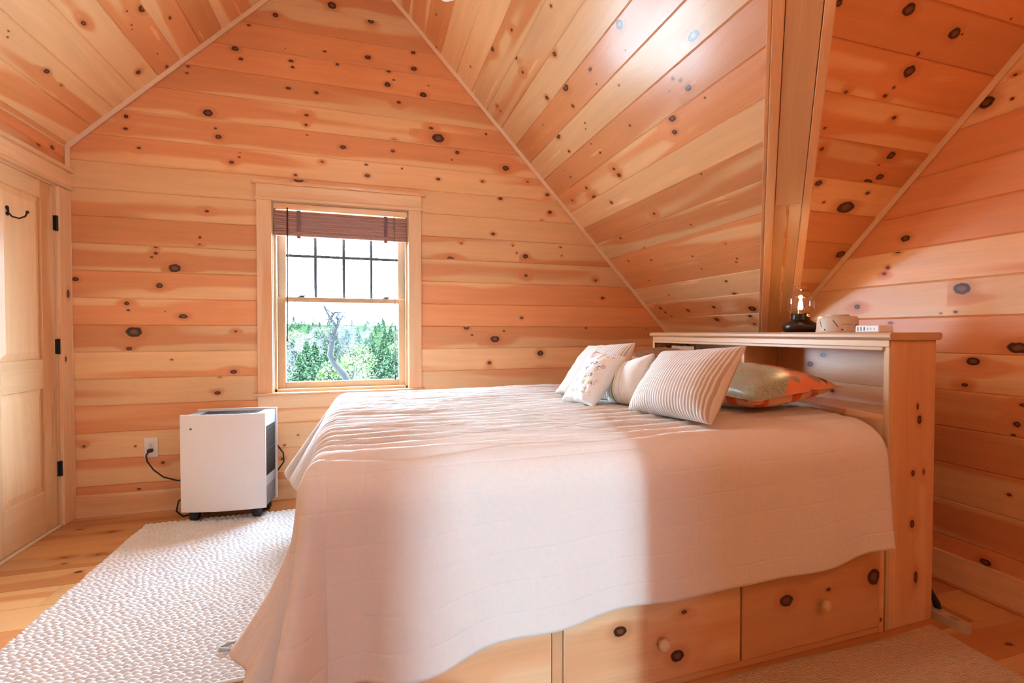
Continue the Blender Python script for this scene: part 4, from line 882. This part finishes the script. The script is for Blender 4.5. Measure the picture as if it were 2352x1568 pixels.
def jute():
    xs = np.linspace(.55, 2.112, 90); ys = np.linspace(.10, 1.272, 70); X, Y = np.meshgrid(xs, ys, indexing='ij')
    z = .009 + .0015 * fnoise(X * 7, Y * 7, 12, 3); ed = np.minimum(np.minimum(X - .55, 2.112 - X), np.minimum(Y - .10, 1.272 - Y)); z = z * np.clip(ed / .012, .15, 1)
    Xr = 2.112 + .0 * Y - (2.112 - X) * 1.0 - .09 * (1.272 - Y) * np.clip((X - 1.6) / .5, 0, 1)
    return np.stack([Xr, Y + .008 * np.sin(X * 6) * np.exp(-((Y - 1.272) / .1) ** 2) - .008 * np.exp(-((Y - 1.272) / .1) ** 2), z], -1), np.stack([X, Y], -1)
P, UV = jute(); jr = grid('jute_rug', P, UV, JUTE, None); tag(jr, 'tan jute rug on the floor beside the bed drawers', 'rug')
STRIP = plain('beige_strip', (.55, .44, .32), .45)
ps = thing('power_strip', 'beige power strip on the floor beside the headboard', 'power strip', (2.20, 1.30, 0))
Ms = Matrix.Translation((2.197, 1.345, 0)) @ Matrix.Rotation(math.radians(-4), 4, 'Z')
mm = MB(Ms); q = []; n = 10
for k in range(n + 1): a = PI + PI * k / n; q.append((.024 * math.cos(a), -.145 + .024 * math.sin(a)))
for k in range(n + 1): a = PI * k / n; q.append((.024 * math.cos(a), .145 + .024 * math.sin(a)))
mm.prism(q, 0, .030); mm.build('housing', STRIP, ps)
for i in range(4):
    mm = MB(Ms); mm.box(-.012, .012, -.13 + i * .06, -.100 + i * .06, .0296, .0306); mm.build('socket', plain('socket_beige', (.40, .31, .22), .5), ps)
mm = MB(); mm.tube([(2.212, 1.300, .029), (2.205, 1.300, .050), (2.188, 1.303, .085), (2.172, 1.315, .13), (2.165, 1.36, .22), (2.165, 1.42, .35), (2.166, 1.5, .5)], [.013, .013, .009, .005, .005, .005, .005], 8)
mm.build('cord', RUBBER, ps, smooth=180)

# ------------------------------------------------------------------ ceiling fan (only a blade tip shows)
FX, FY, FZ = XRG, 1.62, 2.60
fan = thing('ceiling_fan', 'white ceiling fan hanging from the ridge, one blade tip in view', 'fan', (FX, FY, FZ))
mm = MB(); mm.tube([(FX, FY, ZRG + .02), (FX, FY, FZ + .12)], .014, 16); mm.lathe([(.07, ZRG - .10 - FZ), (.07, ZRG - .02 - FZ)], (FX, FY, FZ), n=28); mm.build('downrod', WHITE_PAINT, fan, smooth=40)
mm = MB(); mm.lathe([(.02, .13), (.08, .11), (.115, .06), (.115, .0), (.09, -.05), (.03, -.06)], (FX, FY, FZ), n=36); mm.build('motor', WHITE_PAINT, fan, smooth=40)
A0 = math.atan2(2.055 - FY, .372 - FX)
BR_ = math.hypot(2.055 - FY, .372 - FX)
for k in range(5):
    a = A0 + k * 2 * PI / 5; Mx = Matrix.Translation((FX, FY, FZ)) @ Matrix.Rotation(a, 4, 'Z') @ Matrix.Rotation(math.radians(10), 4, 'X')
    mm = MB(Mx); q = [(.17, -.045), (BR_ - .02, -.062), (BR_ - .006, -.056), (BR_, -.042), (BR_, .042), (BR_ - .006, .056), (BR_ - .02, .062), (.17, .045)]
    mm.prism(q, -.004, .004); mm.box(.09, .20, -.015, .015, -.012, -.004); mm.build('blade', WHITE_PAINT, fan, bevel=.001)

mm = MB(); mm.lathe([(.03, -.06), (.05, -.075), (.095, -.10), (.115, -.14), (.10, -.18), (.05, -.205), (.0005, -.21)], (FX, FY, FZ), n=32, cap1=False); mm.build('added_fill_globe', plain('fill_globe_glow', (1, 1, 1), .5, emit=(1.0, .93, .82), emit_s=FAN_FILL_E), fan, smooth=180)  # glowing globe added under the fan as fill for the room

# unseen lamp added on the partition for warm fill towards the bed
sc = thing('fill_sconce', 'added fill lamp with a round warm globe on the partition', 'lamp', (1.45, YP, 1.85))
mm = MB(); mm.lathe([(.05, 0), (.05, .012), (.02, .018)], (1.45, YP, 1.85), (0, 1, 0), 24); mm.tube([(1.45, YP + .015, 1.85), (1.45, YP + .09, 1.84), (1.45, YP + .11, 1.88)], .009, 10); mm.lathe([(.02, .0), (.032, .01), (.032, .025)], (1.45, YP + .11, 1.87), n=20); mm.build('bracket', BRONZE, sc, smooth=40)
mm = MB(); mm.lathe([(.02, 0)] + [(.062 * math.sin(a), .058 - .062 * math.cos(a)) for a in [.4 + i * 2.7 / 12 for i in range(13)]], (1.45, YP + .11, 1.893), n=28); mm.build('globe', plain('fill_amber_globe', (1, 1, 1), .5, emit=(1.0, .62, .36), emit_s=SCONCE_FILL_E), sc, smooth=180)

# ------------------------------------------------------------------ outdoors
GROUND = plain('forest_floor', (.012, .020, .008), .95, nscale=.6, namt=.4, spec=0.0)
def ground():
    xs = np.linspace(-160, 160, 60); ys = np.linspace(25, 320, 70); X, Y = np.meshgrid(xs, ys, indexing='ij')
    z = -7.0 + .040 * Y + 1.3 * fnoise(X * .03, Y * .03, 2, 3)
    return np.stack([X, Y, z], -1), np.stack([X, Y], -1)
P, UV = ground(); g_ = grid('ground_outside', P, UV, GROUND); struct(g_)
BOUNCE_GROUND = plain('pale_bounce_ground', (.46, .45, .42), .95, nscale=.8, namt=.15, spec=0.0)  # unseen pale ground, added to bounce daylight through the window onto the ceiling
mm = MB(); mm.hexa([(-60, -40, -9), (60, -40, -9), (60, 26, -6.2), (-60, 26, -6.2), (-60, -40, -8.6), (60, -40, -8.6), (60, 26, -5.9), (-60, 26, -5.9)]); struct(mm.build('ground_bounce', BOUNCE_GROUND))
gz = lambda x, y: -7.0 + .040 * y
def leaf_mat(name, c0, c1):
    t = NT(name); o = t.n('TexCoord').outputs['Object']; f = t.noise(o, 3.0, 2); return t.bsdf(t.mix(f, c0, c1), .7, spec=.2)
LEAF = [leaf_mat('evergreen_needles', (.022, .050, .022), (.060, .105, .045)), leaf_mat('spring_leaves', (.060, .090, .025), (.110, .140, .050)), leaf_mat('bare_twig_haze', (.075, .064, .060), (.11, .098, .092))]
BARK = plain('grey_bark', (.0070, .0062, .0060), .9, nscale=6, namt=.35)
def tree_mesh(kind, seed):
    r = random.Random(seed); fo = MB(); H = 1.0
    N = (1500, 1500, 520)[kind]
    for _ in range(N):
        if kind == 0:
            h = r.random() ** .8; rad = (1 - h) * .30 + .02; a = r.random() * 6.28; rr = rad * math.sqrt(r.uniform(.25, 1)); c = Vector((rr * math.cos(a), rr * math.sin(a), .08 + .92 * h - rr * .25))
            s_ = .018 + .018 * (1 - h)
        else:
            d = Vector((r.gauss(0, 1), r.gauss(0, 1), r.gauss(0, 1))).normalized() * r.uniform(.55, 1) ** .5; lob = 1 + .25 * math.sin(5 * math.atan2(d.y, d.x) + seed) * math.cos(4 * d.z); c = Vector((d.x * .36 * lob, d.y * .36 * lob, .62 + d.z * .36 * lob)); s_ = .022
        e1 = Vector((r.gauss(0, 1), r.gauss(0, 1), r.gauss(0, .6))).normalized(); e2 = e1.orthogonal().normalized(); e2 = (Matrix.Rotation(r.random() * 6.28, 3, e1) @ e2)
        if kind == 2: fo.tube([c - e1 * .07, c + e1 * .09 + Vector((0, 0, .03))], [.004, .002], 3, cap=False)
        else: fo.poly([c - e1 * s_ - e2 * s_ * .6, c + e1 * s_ - e2 * s_ * .5, c + e1 * s_ * .8 + e2 * s_ * .6, c - e1 * s_ * .9 + e2 * s_ * .5], [(0, 0), (1, 0), (1, 1), (0, 1)])
    tr = MB(); tr.tube([(0, 0, -.1), (.01, 0, .35), (-.01, .01, .75)], [.028, .02, .006], 7)
    if kind:
        for _ in range(10):
            a = r.random() * 6.28; z = r.uniform(.3, .65); tr.tube([(0, 0, z), (.15 * math.cos(a), .15 * math.sin(a), z + .15), (.28 * math.cos(a), .28 * math.sin(a), z + .33)], [.012, .008, .003], 5, cap=False)
    return fo, tr
PRO = []
KN = ('conifer_tree', 'leafy_tree', 'twiggy_tree')
KL = ('dark green conifer in the woods seen through the window', 'light green leafy tree in the woods seen through the window', 'pale leafless tree in the woods seen through the window')
for kind in (0, 1, 2):
    fo, tr = tree_mesh(kind, 20 + kind)
    root = thing(KN[kind], KL[kind], 'tree', (0, 0, 0), ('conifers in the woods', 'leafy trees in the woods', 'leafless trees in the woods')[kind])
    fo.build('foliage' if kind < 2 else 'twigs', LEAF[kind], root); tr.build('trunk', BARK, root); PRO.append(root)
RT = random.Random(77); used = [False] * 3
def plant(kind, x, y, h):
    if used[kind]: o = copy_tree(PRO[kind])
    else: o = PRO[kind]; used[kind] = True
    o.location = (x, y, gz(x, y) - .2); o.scale = (h, h, h); o.rotation_euler = (0, 0, RT.random() * 6.28)
PL = []
for i in range(900):
    if len(PL) > 170: break
    y = 26 * (11.0 ** (i / 900)) + RT.random() * 3; ang = math.radians(RT.uniform(-26, 22) if i % 3 == 0 else RT.uniform(-12, 6)); x = y * math.tan(ang)
    kind = RT.choice((0, 0, 1, 2) if y > 45 else (0, 1, 1, 2, 2))
    top = -1.25 + (y - 26) * .038 + RT.uniform(-.5, .7) + (0.5 if kind == 0 and y > 60 else 0)
    h = max(3.0, top - gz(x, y)); rad = h * (.30, .40, .40)[kind] * 1.12
    if abs(y - 14) < rad + .6 or any(abs(x - a) < rad + c and abs(y - b) < rad + c for a, b, c in PL): continue
    PL.append((x, y, rad)); plant(kind, x, y, h)
for i in range(70):
    y = RT.uniform(200, 312); x = y * math.tan(math.radians(RT.uniform(-20, 15))); h = RT.uniform(3.5, 6.5); rad = h * .31
    if any(abs(x - a) < rad + c and abs(y - b) < rad + c for a, b, c in PL): continue
    PL.append((x, y, rad)); plant(0, x, y, h)
# the crooked bare tree close to the window
bt = thing('bare_tree', 'crooked bare tree with a pale grey trunk just outside the window', 'tree', (-.5, 14, -6.6))
mm = MB(); TP = [(-.30, 14, -6.6), (-.25, 14, -3.5), (-.40, 14, -1.2), (-.534, 14, -.286), (-.649, 14, -.037), (-.876, 14, .238), (-1.010, 14, .52), (-.93, 14, 1.005), (-.845, 14, 1.285), (-.891, 14, 1.37), (-1.004, 14.1, 1.551), (-1.09, 14.1, 1.72), (-1.171, 14.1, 1.887)]
mm.tube(TP, [.20, .17, .13, .10, .105, .09, .085, .075, .055, .05, .04, .03, .028], 9); mm.build('trunk', BARK, bt, smooth=180)
RB2 = random.Random(5)
def branch(pts, r0, nm='branch'):
    q = MB(); q.tube(pts, [1.5 * r0 * (1 - .7 * i / (len(pts) - 1)) for i in range(len(pts))], 6); q.build(nm, BARK, bt, smooth=180)
branch([(-1.0, 14.1, 1.545), (-.955, 14, 1.60), (-.91, 14, 1.68), (-.87, 14, 1.70), (-.56, 13.9, 1.72)], .035)
branch([(-.845, 14, 1.285), (-.80, 14, 1.38), (-.795, 14, 1.52), (-.86, 14, 1.62)], .04)
branch([(-.80, 14, 1.42), (-.70, 14, 1.55), (-.58, 14, 1.70)], .022); branch([(-.90, 14, .30), (-.80, 13.9, .55), (-.68, 13.9, .95), (-.5, 13.9, 1.15)], .028); branch([(-.50, 14, -.4), (-.40, 13.9, -.05), (-.35, 13.9, .25)], .03); branch([(-.95, 14, .8), (-1.15, 14, 1.0), (-1.42, 14, 1.1)], .02)
tw = MB()
for _ in range(260):
    a0 = RB2.choice([(-1.1, 1.75), (-.9, 1.6), (-.6, 1.7), (-.75, 1.5), (-.6, 1.0), (-.95, 1.0), (-.4, 1.5), (-.55, .8), (-1.2, .9)]); p = Vector((a0[0] + RB2.gauss(0, .16), 14 + RB2.gauss(0, .2), a0[1] + RB2.gauss(0, .13))); d = Vector((RB2.gauss(.15, .8), RB2.gauss(0, .5), RB2.uniform(-.2, 1))).normalized()
    L = RB2.uniform(.12, .38); tw.tube([p, p + d * L * .5 + Vector((RB2.gauss(0, .03), 0, RB2.gauss(0, .03))), p + d * L], [.012, .009, .006], 3, cap=False)
tw.build('twigs', BARK, bt)
